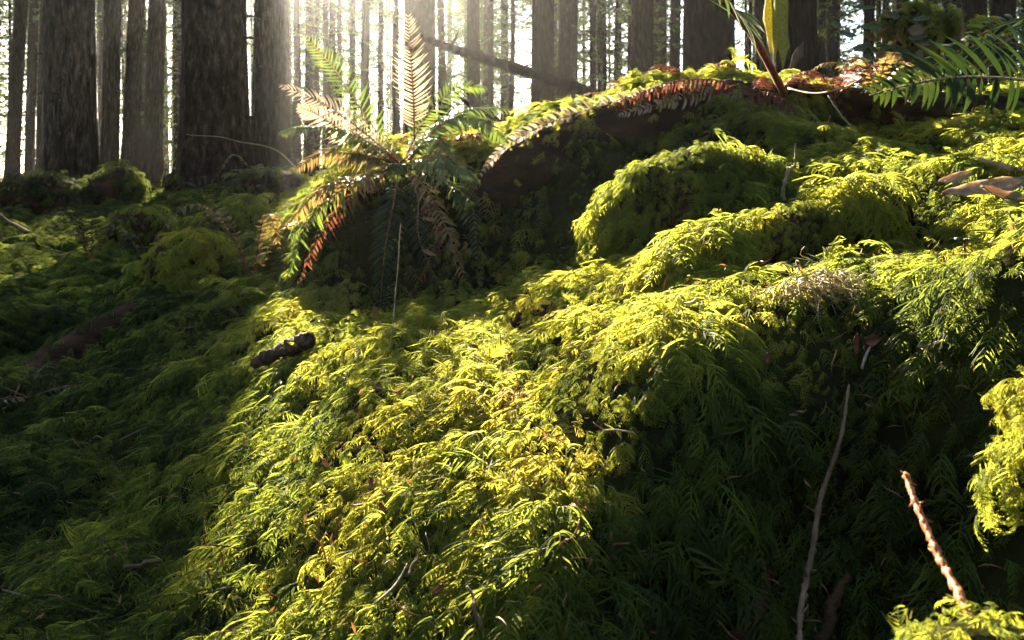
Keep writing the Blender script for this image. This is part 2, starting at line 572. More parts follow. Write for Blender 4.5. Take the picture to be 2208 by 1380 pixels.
def moss_on(name, V, Fq, rho, seed, tint_fn, size=1.0, parent=None, origin=None, extra=None, hang=.55, lift=0.0):
    def dens(c, n):
        d = np.linalg.norm(c, axis=1)
        w = np.where(in_view(c), 1.0, 0) * rho * (1.3 / np.maximum(d, 1.1)) ** 1.15
        patch = .95 + .55 * wav(c, .20, 31)
        return w * np.clip(patch, .18, 1.35) * (extra(c, n) if extra else 1)
    p, n, r = sample_surface(V, Fq, dens, seed)
    m = len(p)
    if m == 0:
        return None
    d = np.linalg.norm(p, axis=1)
    down = np.array([0, 0, -1.0]) + n * n[:, 2:3]
    dl = np.linalg.norm(down, axis=1)[:, None]
    steep = np.clip(dl, 0, 1)
    # patches of fronds lie the same way, as a mat of moss does
    ang = 3.2 * wav(p, .16, 41) + r.normal(0, .75, m)
    t1 = np.cross(n, np.array([0, 0, 1.0]) + 0 * n + np.array([1e-3, 0, 0]))
    t1 /= np.linalg.norm(t1, axis=1)[:, None] + 1e-9
    t2 = np.cross(n, t1)
    y = (t1 * np.cos(ang)[:, None] + t2 * np.sin(ang)[:, None]) * r.uniform(.25, .85, (m, 1))
    y = y + down / (dl + 1e-6) * np.clip(steep * 2.2, 0, 1.2) * hang * 1.5 + np.array([.15, -.65, -.5])
    y = np.where((r.random(m) < .06)[:, None], r.normal(0, 1, (m, 3)), y)
    z = n * .75 + np.array([.10, -.50, .25]) + r.normal(0, .34, (m, 3))
    z /= np.linalg.norm(z, axis=1)[:, None]
    y = y - z * (y * z).sum(1)[:, None]
    y /= np.linalg.norm(y, axis=1)[:, None] + 1e-9
    x = np.cross(y, z)
    far = d > 3.6
    print(name, m)
    scl = size * np.clip((d / 1.3), .85, 7) ** .5 * .76 * r.uniform(.5, 1.25, m) * np.clip(1 - .42 * wav(p, .24, 77), .5, 1.5)
    scl = scl * (1 + .5 * r.random(m) * (n[:, 2] < .6) * (d < 1.6))
    idx = np.where(far, len(MOSS) + r.integers(0, len(MOSS_FAR), m), r.integers(0, len(MOSS), m))
    q = quat_from_cols(x, y, z)
    p = p + n * (lift + .002 + .014 * scl[:, None])
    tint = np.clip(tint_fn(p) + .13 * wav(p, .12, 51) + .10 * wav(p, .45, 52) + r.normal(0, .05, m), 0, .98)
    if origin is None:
        tint = tint * np.where(n[:, 2] < .74, .5, 1)           # shade painted into the moss tint on steep faces
    else:
        p = p - np.asarray(origin)
    return scatter(name, p, q, scl, idx, tint, "moss_scatter", MOSS + MOSS_FAR, M['moss'], parent)


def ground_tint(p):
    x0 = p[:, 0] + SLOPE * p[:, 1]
    t = .19 + .31 * smooth01((x0 + .35) / .5) - .06 * smooth01((x0 - .75) / .5)  # light and shade put into the tint along the sunbeam's edge
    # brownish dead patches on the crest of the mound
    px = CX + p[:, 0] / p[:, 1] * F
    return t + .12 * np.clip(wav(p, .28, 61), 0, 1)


def ground_extra(c, n):
    k = np.clip(.1 + 1.0 * n[:, 2], .3, 1)
    bank = (c[:, 1] > 2.9) & (c[:, 1] < 3.75) & (c[:, 0] > -.9) & (c[:, 0] < 1.6) & (n[:, 2] < .82)   # bare earthy bank under the log
    behind = (c[:, 1] > 4.15) & (c[:, 0] > -.25)
    return k * np.where(bank, .35, 1) * np.where(behind, .3, 1) * np.where(c[:, 1] > 13, 0, 1)


sel = (np.abs(TH).ravel()[GF[:, 0]] < .75) & (RR.ravel()[GF[:, 0]] < 12) & (RR.ravel()[GF[:, 0]] > .6)
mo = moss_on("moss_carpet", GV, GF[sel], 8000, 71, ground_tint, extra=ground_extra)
tag(mo, "feathery green moss growing all over the forest floor", "moss", kind="stuff")

# ------------------------------------------------------------------ hummocks, logs
def blob(c, ax, seed, nu=70, nv=42, rough=.09, squash=1.0):
    """rounded lump, a closed surface of quads around centre c"""
    u = np.linspace(0, 2 * np.pi, nu, endpoint=False)
    v = np.linspace(0.02, np.pi - .02, nv)
    U, Vv = np.meshgrid(u, v)
    d = np.stack([np.sin(Vv) * np.cos(U), np.sin(Vv) * np.sin(U), np.cos(Vv)], 2).reshape(-1, 3)
    r = 1 + rough * 1.5 * wav(d, 1.3, seed) + rough * .8 * wav(d, .6, seed + 1) + rough * .3 * wav(d, .25, seed + 2)
    p = d * r[:, None] * np.asarray(ax) + np.asarray(c)
    f = []
    for i in range(nv - 1):
        for j in range(nu):
            k = (j + 1) % nu
            f.append((i * nu + j, (i + 1) * nu + j, (i + 1) * nu + k, i * nu + k))
    return p, np.array(f)


def hummock(name, label, cat, c, ax, seed, rho, tint, size=1.0, mat='rot', rough=.09, extra=None):
    V_, F_ = blob(c, ax, seed, rough=rough)
    base = np.array([c[0], c[1], c[2] - ax[2]])
    e = empty(name, base, label, cat)
    o = fast_mesh("core", V_ - base, F_, [M[mat]])
    o.parent = e
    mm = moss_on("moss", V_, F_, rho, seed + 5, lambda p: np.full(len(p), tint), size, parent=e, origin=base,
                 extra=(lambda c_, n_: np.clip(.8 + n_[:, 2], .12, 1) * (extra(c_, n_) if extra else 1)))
    if mm:
        mm["kind"] = "stuff"
    return e


hummock("mossy_hummock", "big rounded moss hummock in sunlight below the ridge log", "hummock", P(1490, 510, 2.62), (.33, .28, .29), 101, 10000, .40, 1.0, rough=.15)
hummock("mossy_boulder", "round mossy boulder in the shade with moss lightened like a skylit top, by the brown fern", "boulder", P(405, 640, 4.3), (.28, .28, .36), 111, 6500, .5)  # moss tint raised to stand in for sky light on the top
hummock("mossy_boulder", "low wide mossy boulder in shade directly behind the round one", "boulder", P(500, 520, 6.0), (.32, .3, .28), 121, 5000, .4)
hummock("mossy_boulder", "dark mossy mound at the foot of the big trunk at the left edge", "boulder", P(90, 445, 9.0), (.5, .4, .38), 131, 3400, .10)
hummock("mossy_boulder", "dark rounded mound before the pair of leaning trunks", "boulder", P(245, 425, 9.5), (.34, .35, .33), 141, 3400, .10)
hummock("mossy_boulder", "small blackish lump at the foot of the thin trunks", "boulder", P(372, 400, 10.5), (.10, .12, .2), 151, 2000, .08)
hummock("mossy_boulder", "grey green mossy mound behind the fern, at foot of the widest trunk", "boulder", P(590, 440, 8.0), (.42, .4, .3), 161, 4500, .18)
hummock("mossy_boulder", "small flat moss mound farther back in shade, left of the two round boulders", "boulder", P(300, 508, 6.4), (.24, .24, .2), 165, 4500, .42)
hummock("moss_clump", "bright moss clump hanging at the right edge above the dark hollow", "moss clump", P(2246, 960, .86), (.036, .034, .046), 171, 20000, .48, .5, mat='soil', rough=.5)
hummock("moss_clump", "brilliant yellow moss tuft in the bottom right corner under the orange twig", "moss clump", P(2150, 1595, .60), (.085, .06, .088), 181, 22000, .46, .62, mat='soil')
hummock("moss_clump", "golden moss knob on the crest beside the dark hollow, left of the sunny mound", "moss clump", P(1165, 690, 2.02), (.07, .06, .045), 191, 7000, .58, .8)


def log_mesh(path, n=60, sides=36, seed=1, rough=.06):
    c = curve(path, n)
    pts, rad = c[:, :3], c[:, 3]
    t = np.gradient(pts, axis=0)
    t /= np.linalg.norm(t, axis=1)[:, None]
    a = np.cross(t, [0, 0, 1.0])
    a /= np.linalg.norm(a, axis=1)[:, None]
    b = np.cross(a, t)
    an = np.linspace(0, 2 * np.pi, sides, endpoint=False)
    d = np.cos(an)[None, :, None] * a[:, None] + np.sin(an)[None, :, None] * b[:, None]
    base = (pts[:, None] + 0 * d).reshape(-1, 3)
    dd = d.reshape(-1, 3)
    q = base + dd * np.repeat(rad, sides)[:, None]
    k = 1 + rough * wav(q, .3, seed) + rough * .7 * wav(q, .12, seed + 1) + rough * .4 * wav(q, .05, seed + 2)
    V_ = base + dd * (np.repeat(rad, sides) * k)[:, None]
    f = []
    for i in range(n - 1):
        for j in range(sides):
            m = (j + 1) % sides
            f.append((i * sides + j, i * sides + m, (i + 1) * sides + m, (i + 1) * sides + j))
    # rounded, splintered ends
    V_ = np.vstack([V_, pts[0] - t[0] * rad[0] * .35, pts[-1] + t[-1] * rad[-1] * .25])
    n0 = len(V_) - 2
    for j in range(sides):
        m = (j + 1) % sides
        f.append((n0, m, j, j))
        f.append((n0 + 1, (n - 1) * sides + j, (n - 1) * sides + m, (n - 1) * sides + m))
    return V_, f, pts


def quads(f):
    return np.array([q for q in f if len(set(q)) == 4])


def log(name, label, cat, path, rho, tint, seed, mat='rot', extra=None, size=1.0, rough=.06):
    V_, f, pts = log_mesh(path, seed=seed, rough=rough)
    e = empty(name, pts[0], label, cat)
    mb = MB()
    mb.add(V_, [tuple(dict.fromkeys(q)) for q in f])
    mb.build("bark", M[mat], e, pts[0])
    q = quads(f)
    # make the quads face outwards
    cen = V_[q].mean(1)
    nn = np.cross(V_[q[:, 2]] - V_[q[:, 0]], V_[q[:, 3]] - V_[q[:, 1]])
    near = pts[np.argmin(((cen[:, None] - pts[None]) ** 2).sum(2), axis=1)]
    if ((cen - near) * nn).sum() < 0:
        q = q[:, ::-1]
    if rho:
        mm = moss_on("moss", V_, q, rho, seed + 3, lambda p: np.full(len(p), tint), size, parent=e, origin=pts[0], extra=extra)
        if mm:
            mm["kind"] = "stuff"
    return e


def pr(px, py, Y, r):
    return [*P(px, py, Y), r]


top_only = lambda c, n: np.clip(n[:, 2] * 1.6 + .25, 0, 1)
log("fallen_log", "long fallen log along the ridge top, dark front face and sunlit mossy rim", "log",
    [pr(1035, 455, 3.42, .10), pr(1120, 385, 3.46, .14), pr(1250, 320, 3.58, .15), pr(1420, 262, 3.72, .15), pr(1600, 240, 3.85, .14), pr(1850, 245, 3.95, .13), pr(2250, 262, 3.9, .12)],
    1700, .50, 201, size=.6, extra=lambda c, n: np.clip(n[:, 2] * 1.5 - .1, .05, 1))
log("mossy_branch", "mossy branch with a bare brown broken right end, on the sunny mound's crest", "branch",
    [pr(1440, 650, 1.86, .06), pr(1500, 600, 1.95, .08), pr(1620, 545, 2.05, .085), pr(1760, 498, 2.12, .085), pr(1860, 468, 2.18, .09), pr(1925, 470, 2.2, .08)],
    11000, .52, 211, extra=lambda c, n: np.clip(n[:, 2] + .6, .15, 1) * np.where(c[:, 0] > .93, .25, 1))
log("rotten_log", "brown rotting log sloping down through the shaded moss towards the left edge", "log",
    [pr(330, 655, 3.9, .05), pr(250, 715, 3.6, .10), pr(120, 800, 3.2, .10), pr(0, 890, 2.85, .09), pr(-120, 960, 2.6, .08)],
    900, .2, 221, extra=top_only)


# ------------------------------------------------------------------ trees
def in_beam(x, y, margin):
    """does a thing at x, y stand in the sunbeam that reaches the mound?"""
    x0 = x + SLOPE * y
    return -.12 - margin < x0 < 6.0 + margin


def trunk_proto(seed):
    r = np.random.default_rng(seed)
    n, sd = 40, 28
    z = np.concatenate([[-.6, -.1, .12, .3, .55, .9], np.linspace(1.4, 30, n - 6)])
    rad = np.interp(z, [-.6, 0, .3, .9, 2, 30], [.82, .72, .60, .53, .5, .16])
    an = np.linspace(0, 2 * np.pi, sd, endpoint=False)
    wx, wy = .05 * np.sin(z * .5 + r.uniform(0, 6)), .05 * np.sin(z * .43 + r.uniform(0, 6))
    fl = np.exp(-np.clip(z, 0, 9) / .45)
    k = r.integers(4, 7)
    rr = rad[:, None] * (1 + .09 * fl[:, None] * np.cos(k * an + r.uniform(0, 6))[None] + .03 * r.normal(size=(1, sd)) + .015 * r.normal(size=(n, sd)))
    v = np.stack([rr * np.cos(an) + wx[:, None], rr * np.sin(an) + wy[:, None], np.repeat(z[:, None], sd, 1)], 2).reshape(-1, 3)
    mb = MB()
    f = [(i * sd + j, i * sd + (j + 1) % sd, (i + 1) * sd + (j + 1) % sd, (i + 1) * sd + j) for i in range(n - 1) for j in range(sd)]
    mb.add(v, f)
    for k in range(16):
        a, zz = r.uniform(0, 6.283), r.uniform(.8, 8)
        d = np.array([math.cos(a), math.sin(a), r.uniform(-.1, .15)])
        L = r.uniform(.08, .45)
        rs = np.interp(zz, [0, 2, 30], [.55, .5, .16])
        p0 = np.array([0, 0, zz]) + d * rs * .9
        mb.tube(np.stack([p0, p0 + d * L * .5, p0 + d * L + [0, 0, -.05]]), [.03, .022, .008], 5)
    return mb.build("trunk", M['bark'], link=False).data


def spray(mb, p, d, ln, r, nl, size, droop=.35):
    """a drooping twig set with small leaf-sized needle tufts"""
    u = np.linspace(0, 1, 5)
    pts = p[None] + ln * (u[:, None] * d[None] + np.array([0, 0, -1.0])[None] * (droop * u ** 2)[:, None])
    mb.tube(pts, np.linspace(.010, .003, 5), 3, cap=False, mi=0)
    sidev = np.cross(d, [0, 0, 1.0])
    sidev /= np.linalg.norm(sidev) + 1e-9
    V_, Fq = [], []
    for k in range(nl):
        t = r.uniform(.1, 1.0)
        c = p + ln * (t * d + np.array([0, 0, -droop * t * t]))
        sgn = 1 if k % 2 else -1
        ax = sidev * sgn * r.uniform(.5, 1) + d * r.uniform(.2, .8) + r.normal(0, .25, 3) + np.array([0, 0, -.25])
        ax /= np.linalg.norm(ax)
        w = np.cross(ax, r.normal(0, 1, 3))
        w /= np.linalg.norm(w) + 1e-9
        L = size * r.uniform(.6, 1.5)
        h = L * r.uniform(.16, .34)
        b = len(V_)
        V_ += [c, c + ax * L * .5 + w * h, c + ax * L, c + ax * L * .55 - w * h]
        Fq.append((b, b + 1, b + 2, b + 3))
    mb.add(V_, Fq, 1)


def crown_proto(seed, h, rad, nb, nl, size, low=True):
    r = np.random.default_rng(seed)
    mb = MB()
    for k in range(nb):
        f = (k + r.random()) / nb
        z = h * f ** (.8 if low else 1.0)
        env = rad * ((.55 + .45 * f) if low else min(1, .5 + 2 * f) * (1 - f) ** .7 + .1)
        a = r.uniform(0, 6.283)
        L = env * r.uniform(.5, 1.1)
        d = np.array([math.cos(a), math.sin(a), r.uniform(-.25, .2)])
        m = 5
        u = np.linspace(0, 1, m)
        pts = np.array([0, 0, z])[None] + L * (u[:, None] * d[None] + np.array([0, 0, -.22])[None] * (u ** 2)[:, None])
        mb.tube(pts, np.linspace(.022, .006, m) * (1 if low else 1.6), 3, cap=False, mi=0)
        for j in range(3 if low else 4):
            if low and r.random() < .35 * (1 - f):
                continue                                    # bare dead twig
            t = r.uniform(.3, 1)
            q = pts[0] + L * (t * d + np.array([0, 0, -.22 * t * t]))
            da = a + r.choice([-1, 1]) * r.uniform(.3, 1.0)
            spray(mb, q, np.array([math.cos(da), math.sin(da), r.uniform(-.3, .1)]), L * r.uniform(.3, .55), r, nl, size)
    o = mb.build("crown", [M['bark'], M['needle']], link=False, smooth=False)
    return o.data


TRUNKS = [trunk_proto(300 + i) for i in range(5)]
LOW = [crown_proto(400 + i, 15, 2.0, 105, 11, .13) for i in range(5)]
HIGH = [crown_proto(450 + i, 17, 3.6, 150, 10, .42, low=False) for i in range(3)]


def tree(x, y, dia, label, name="conifer_tree", group=None, lean=0.0, crown=None, ti=None, hscale=1.0, cscale=1.0):
    z = float(ground_z(x, y)[0])
    e = empty(name, (x, y, z - .02), label, "tree", group)
    e.rotation_euler = (0, lean, R.uniform(0, 6.28))
    # lean acts in world space: rotate about y first, then spin the parts instead
    spin = e.rotation_euler.z
    e.rotation_euler = (0, lean, 0)
    t = bpy.data.objects.new("trunk", TRUNKS[R.randrange(5) if ti is None else ti])
    COL.objects.link(t)
    t.parent = e
    t.scale = (dia, dia, hscale)
    t.rotation_euler = (0, 0, spin)
    kind, zb = crown
    c = bpy.data.objects.new("crown", (LOW if kind == 'low' else HIGH)[R.randrange(5 if kind == 'low' else 3)])
    COL.objects.link(c)
    c.parent = e
    c.location = (0, 0, zb)
    c.scale = (cscale,) * 3
    c.rotation_euler = (0, 0, R.uniform(0, 6.28))
    return e


def crown_for(x, y, dia):
    if y > 20 and -9 < x + SLOPE * y < -5.4:
        return ('high', .30 * y + .5)  # high crowns given here to keep sun off the left slope
    if in_beam(x, y, 2.2 if y > 18 else 3.8):
        return ('high', max(.37 * y + 3.0, 12))
    if dia > .4 or y < 17:
        return ('high', R.uniform(9, 12))
    return ('low', R.uniform(.6, 2.2))


near = [  # left and right edge in photo pixels, trunk diameter, lean, what singles it out
 (-40, -8, .40, .02, "dark trunk cut by the left edge of the picture"),
 (12, 40, .42, .05, "slim dark trunk leaning inwards, outermost at the left edge"),
 (52, 72, .38, .03, "slender trunk just right of the leftmost leaning one"),
 (78, 104, .42, .03, "slim trunk hugging the left side of the big left trunk"),
 (108, 206, .78, .0, "very thick dark trunk standing in the shade at the far left"),
 (216, 252, .45, .02, "straight medium trunk on the right of the thick left trunk"),
 (262, 296, .45, .035, "trunk leaning slightly right, left one of the close pair"),
 (306, 344, .45, .04, "trunk leaning slightly right, right one of the close pair"),
 (374, 396, .36, .0, "thin straight trunk left of the widest trunk"),
 (402, 532, .92, .0, "widest trunk of all, grey in the haze below the sun"),
 (546, 600, .52, .0, "hazy medium trunk right of the widest trunk"),
 (592, 625, .40, .0, "hazy slim trunk at the edge of the sun glow, left of the fern"),
 (872, 942, .62, .0, "tall grey trunk behind the upright fern frond"),
 (1008, 1037, .42, .0, "straight medium trunk crossed by the leaning dead pole, left of centre"),
 (1144, 1193, .55, .0, "stout dark trunk crossed by the leaning dead pole"),
 (1200, 1228, .42, .01, "slim trunk touching the right of the stout crossed trunk"),
 (1288, 1309, .36, .0, "slim trunk where the leaning dead pole ends"),
 (1360, 1406, .52, .0, "stout dark trunk left of the red dead fern frond"),
 (1440, 1464, .40, .01, "slim dark trunk just left of the very thick right trunk"),
 (1480, 1588, .80, .0, "very thick blackish trunk behind the rusty fern stem"),
 (1628, 1655, .42, .0, "dark trunk between the thick black one and the moss-clad one"),
 (1784, 1808, .40, .0, "slim dark trunk right of the moss-clad trunk"),
 (1930, 1962, .45, .0, "dark trunk rising behind the mossy stump"),
 (2074, 2122, .52, .0, "stout dark trunk right of the mossy stump"),
 (2146, 2190, .46, .0, "dark trunk above the large fern at right edge"),
 (2222, 2270, .5, .0, "dark trunk just beyond the right edge"),
]
taken = []
for (a, b, dia, lean, lab) in near:
    w = b - a
    Y = dia * F / w
    if a == 872:
        Y = 21.0
    x = ((a + b) / 2 - CX) / F * Y
    tree(x, Y, w / F * Y, lab, lean=lean, crown=crown_for(x, Y, dia))
    taken.append((a, b, Y))

for (a, b, Y, lab) in ((630, 651, 25, "young conifer just right of the slim hazy trunk, left of the fern"),
                       (677, 691, 30, "slender young conifer behind the fern's green upper left frond"),
                       (656, 676, 27, "young conifer washed out by the sun glow, behind the fern's leftmost frond tips"),
                       (694, 712, 27, "young conifer directly below the sun glow, left of the fern's tall frond"),
                       (724, 740, 31, "young conifer in the glow, second one right of the washed out trunk"),
                       (752, 770, 29, "young straight conifer in the glow behind the fern's leftward fronds"),
                       (776, 801, 25, "stouter young conifer in the glow, between the fern's left fronds and tall frond"),
                       (814, 829, 33, "slender young conifer left of the upright frond"),
                       (843, 864, 26, "dark young conifer just behind the upright frond's left side")):
    x = ((a + b) / 2 - CX) / F * Y
    tree(x, Y, (b - a) / F * Y, lab, crown=('low', .4), hscale=.33 * Y / 30, cscale=.29 * Y / 15)

# the tree with a sleeve of yellow moss down its left side
Y = 8.2
x = (1712 - CX) / F * Y
mt = tree(x, Y, 84 / F * Y, "thick trunk wearing a sleeve of glowing yellow moss down its left side", crown=('high', 10))
mb = MB()
zb_ = 1.50 - mt.location.z
zt = np.linspace(zb_, zb_ + 6, 70)
rr = .5 * 84 / F * Y
for k in range(3):
    pts = np.stack([-rr * 1.08 + .015 * np.sin(zt * 5 + k * 2) + k * .03, .06 - .09 * k + .012 * np.cos(zt * 4), zt - .12 * k], 1)
    mb.tube(pts, .06 * (1 + .22 * np.sin(zt * 7 + k) * np.sin(zt * 3.1)) * np.interp(zt, [zb_, zb_ + .35, zb_ + 6], [.25, 1, 1]), 10, jit=.12)
ms = mb.build("moss_sleeve", M['moss_wool'], mt)

# the thin crowd farther back
count, tries = 0, 0
while count < 215 and tries < 6000:
    tries += 1
    px = R.uniform(-120, 2330)
    Y = 19 + 50 * R.random() ** .75
    dia = R.uniform(.16, .38)
    w = dia / Y * F
    if w < 5 or w > 26:
        continue
    if px < 400 and R.random() < .1:
        continue
    if any(a_ < px < b_ for a_, b_ in ((200, 217), (250, 264), (394, 404), (532, 547))):
        continue
    if any(px + w / 2 > a - 3 and px - w / 2 < b + 3 and Y > yy for a, b, yy in taken if b - a > 60):
        continue
    x = (px - CX) / F * Y
    if in_beam(x, Y, dia / 2 + .12) and Y < 26:
        continue
    young = in_beam(x, Y, 2.2)                              # young trees stand lower than the sunbeam passing over them
    tree(x, Y, dia, "thin conifer standing far back in the crowd of slender trunks", "slender_conifer",
         "slender conifers crowding the background", lean=R.gauss(0, .012), crown=('low', .5) if young else crown_for(x, Y, dia),
         hscale=.33 * Y / 30 if young else R.uniform(.8, 1), cscale=(.29 * Y) / 15 if young else 1)
    count += 1

# young trees behind the left trunks: some added for shade, others fill gaps with sprays
for k in range(24):
    if k < 9:  # added behind the wide trunks to block sun from the left ground
        Y = R.uniform(26, 36)
        x = R.uniform(-4.2, -1.5) - SLOPE * Y
    else:
        Y = R.uniform(30, 55)
        a, b, _y, *_r = near[R.randrange(0, 11)]
        x = (R.uniform(a, b) - CX) / F * Y
    tree(x, Y, R.uniform(.16, .26), "thin conifer standing far back in the crowd of slender trunks", "slender_conifer",
         "slender conifers crowding the background", lean=R.gauss(0, .012), crown=('low', .4), hscale=.34 * Y / 30, cscale=.34 * Y / 15)

# trees all round and behind the camera close the canopy overhead
prot = []
for i in range(3):
    me = HIGH[i]
    prot.append(bpy.data.objects.new("canopy_tree", me))
for i in range(2):
    prot.append(bpy.data.objects.new("canopy_trunk", TRUNKS[i]))
pp, ss, qi = [], [], []
k = 0
while k < 85:
    x, y = R.uniform(-38, 38), R.uniform(-34, 34)
    if y > 2 and abs(x) < .80 * y + 2.0:
        continue                                            # what the photo shows is built as trees above
    if math.hypot(x, y) < 3.2 or (y > 0 and in_beam(x, y, 3.5)):
        continue
    z = float(ground_z(x, y)[0])
    dia = R.uniform(.35, .8)
    pp.append((x, y, z + R.uniform(7, 10))); ss.append(R.uniform(.9, 1.25)); qi.append(R.randrange(3))
    pp.append((x, y, z)); ss.append(dia); qi.append(3 + R.randrange(2))
    k += 1
pp = np.array(pp)
ang = rng.uniform(0, 6.28, len(pp))
qq = np.stack([np.cos(ang / 2), 0 * ang, 0 * ang, np.sin(ang / 2)], 1)
cf = scatter("surrounding_forest", pp, qq, np.array(ss), np.array(qi), np.zeros(len(pp)), "canopy_scatter", prot, M['bark'])
tag(cf, "dense conifer forest all around and overhead", "forest", kind="stuff")

# ------------------------------------------------------------------ dead poles among the trees
def stick(name, label, cat, pts, mat, sides=8, n=30, jit=.10, wob=.0, group=None, knots=0, parts=None):
    c = curve(pts, n)
    p, r_ = c[:, :3], np.maximum(c[:, 3], .0003)
    L = np.linalg.norm(np.diff(p, axis=0), axis=1).sum()
    if wob:
        p = p + wob * np.stack([wav(p, L * .22, 71), wav(p, L * .2, 72), wav(p, L * .25, 73)], 1)
    mb = MB()
    mb.tube(p, r_ * (1 + .12 * rng.normal(size=n)), sides, jit=jit)
    for k in range(knots):
        i = rng.integers(2, n - 2)
        d = rng.normal(0, 1, 3)
        d /= np.linalg.norm(d)
        ln = r_[i] * rng.uniform(2, 4.5)
        mb.tube(np.stack([p[i], p[i] + d * ln * .6, p[i] + d * ln + [0, 0, ln * .1]]), [r_[i] * .5, r_[i] * .35, r_[i] * .12], 5)
    o = mb.build(name, M[mat], None, p[0])
    return tag(o, label, cat, group)


stick("dead_pole", "long dead pole leaning down to the right across the trunks", "pole",
      [pr(900, 78, 13, .05), pr(1000, 116, 13, .075), pr(1150, 160, 13, .09), pr(1310, 212, 13, .11), pr(1420, 252, 13, .12)], 'bark', 10, 40, .05, .03, knots=5)
stick("dead_pole", "shorter dead stick below the long leaning pole, behind the fern", "pole",
      [pr(965, 180, 10, .018), pr(1010, 222, 10, .028), pr(1070, 262, 10, .035), pr(1130, 300, 10, .04)], 'bark', 8, 24, .05, .02, knots=3)
stick("dead_branch", "thin arching bare branch hanging across the widest trunk", "branch",
      [pr(400, 288, 8, .002), pr(470, 293, 8, .003), pr(540, 308, 8, .005), pr(600, 326, 8, .007), pr(640, 360, 8, .007)], 'pale_twig', 6, 24, .05, .02)
stick("dead_branch", "pale fallen branch leaning on the dark mound at left edge", "branch",
      [pr(-10, 455, 7, .012), pr(20, 478, 7, .014), pr(65, 502, 6.9, .014)], 'wood', 6, 16, .05, .01)

# ------------------------------------------------------------------ ferns
def frond_mesh(path, pairs, plen, pw, mat, rmat, name, parent, origin, nrm=(0, 0, 1), droop=.25, rr=.004, start=.12, seed=0, curl=.0, ang=72, thin=.0, twist=.0, label=None, base_w=.55, side_scale=(1, 1)):
    """one fern frond: a rachis with pinnae in pairs"""
    r = np.random.default_rng(seed + 5000)
    n = 40
    c = curve(path, n)
    t = np.gradient(c, axis=0)
    t /= np.linalg.norm(t, axis=1)[:, None]
    nr_ = np.asarray(nrm, float)[None] - t * (t @ np.asarray(nrm, float))[:, None]
    nr_ /= np.linalg.norm(nr_, axis=1)[:, None] + 1e-9
    sd = np.cross(t, nr_)
    mb = MB()
    mb.tube(c, np.linspace(rr, rr * .25, n), 5, mi=1, jit=.08)
    ns = 6
    wprof = np.array([.35, .9, 1.0, .85, .5, .04])
    for k in range(pairs):
        f = start + (1 - start) * (k + .5) / pairs
        for s_ in (-1, 1):
            if r.random() < thin:
                continue
            i = min(int(f * (n - 1) + r.uniform(-.2, .2)), n - 2)
            e = (f - start) / (1 - start)
            env = (base_w + (1 - base_w) * min(1, e / .3)) * (1 - max(0, e - .35) / .65) ** .55 + .06
            L = plen * env * r.uniform(.88, 1.1) * side_scale[0 if s_ < 0 else 1]
            a = math.radians(ang - 22 * e + r.normal(0, 4))
            d = sd[i] * s_ * math.sin(a) + t[i] * math.cos(a)
            d = d + nr_[i] * r.normal(0, .10 + twist)
            d /= np.linalg.norm(d)
            u = np.linspace(0, 1, ns)
            bend = droop * r.uniform(.5, 1.5)
            mid = (c[i] + nr_[i] * rr * .3)[None] + L * (u[:, None] * d[None] - nr_[i][None] * (bend * u ** 2 + curl * u ** 3)[:, None] + t[i][None] * (.16 * u ** 2)[:, None] + np.array([0, 0, -1])[None] * (.12 * bend * u ** 2)[:, None])
            wv = t[i] * math.cos(.25) + nr_[i] * r.normal(.1, .25 + twist)
            wv -= d * (wv @ d)
            wv /= np.linalg.norm(wv)
            hw = pw * (.6 + .4 * env) * wprof
            up = np.cross(wv, d)
            up *= np.sign(up @ nr_[i] + 1e-6)
            v = np.stack([mid + wv[None] * hw[:, None] + up[None] * hw[:, None] * .3, mid, mid - wv[None] * hw[:, None] + up[None] * hw[:, None] * .3], 1).reshape(-1, 3)
            fc = []
            for q in range(ns - 1):
                b = q * 3
                fc += [(b, b + 1, b + 4, b + 3), (b + 1, b + 2, b + 5, b + 4)]
            mb.add(v, fc, 0)
    o = mb.build(name, [mat, rmat], parent, origin)
    if label:
        o["label"] = label
    return o


fb = P(858, 372, 3.42)
fb[2] = ground_z(fb[0], fb[1])[0] + .02
fern = empty("sword_fern", fb, "large sunlit sword fern with brown hanging fronds on the bank's left end", "fern")
TC = np.array([0, -1.0, .35])                # fronds show their faces to the viewer
B = P(862, 350, 3.4)


def fr(pts, mat, pairs=34, plen=.075, pw=.006, nrm=TC, lab=None, seed=0, rm='rachis', **kw):
    frond_mesh([P(*p) for p in pts], pairs, plen, pw, M[mat], M[rm], "frond", fern, fb, nrm, seed=seed, label=lab, **kw)


fr([(862, 352, 3.40), (790, 290, 3.36), (700, 225, 3.28), (600, 182, 3.18)], 'fern_pale', 38, .085, .0042, (-.2, -.75, .6), "pale glowing frond reaching left", 1, droop=.15)
fr([(858, 350, 3.45), (800, 270, 3.50), (730, 160, 3.52), (655, 75, 3.50)], 'fern', 34, .095, .0045, (-.3, -.8, .4), "green frond rising to upper left", 2, droop=.2)
fr([(893, 305, 3.40), (892, 220, 3.36), (885, 120, 3.30), (880, 28, 3.16)], 'fern_pale', 36, .088, .0040, (.15, -1, .1), "upright bright frond with a bent tip", 3, droop=.2)
fr([(862, 352, 3.40), (800, 310, 3.3), (720, 278, 3.2), (640, 275, 3.05), (605, 290, 3.0)], 'fern', 34, .07, .006, (0, -.5, .9), None, 4, droop=.4)
fr([(880, 345, 3.42), (930, 290, 3.45), (1000, 240, 3.48), (1110, 236, 3.5)], 'fern', 34, .075, .006, (.1, -.6, .8), None, 5, droop=.5)
fr([(885, 345, 3.42), (960, 262, 3.36), (1040, 262, 3.3), (1098, 312, 3.25)], 'fern', 36, .08, .0065, (.2, -.6, .8), "arching green frond bending down to the right", 6, droop=.45)
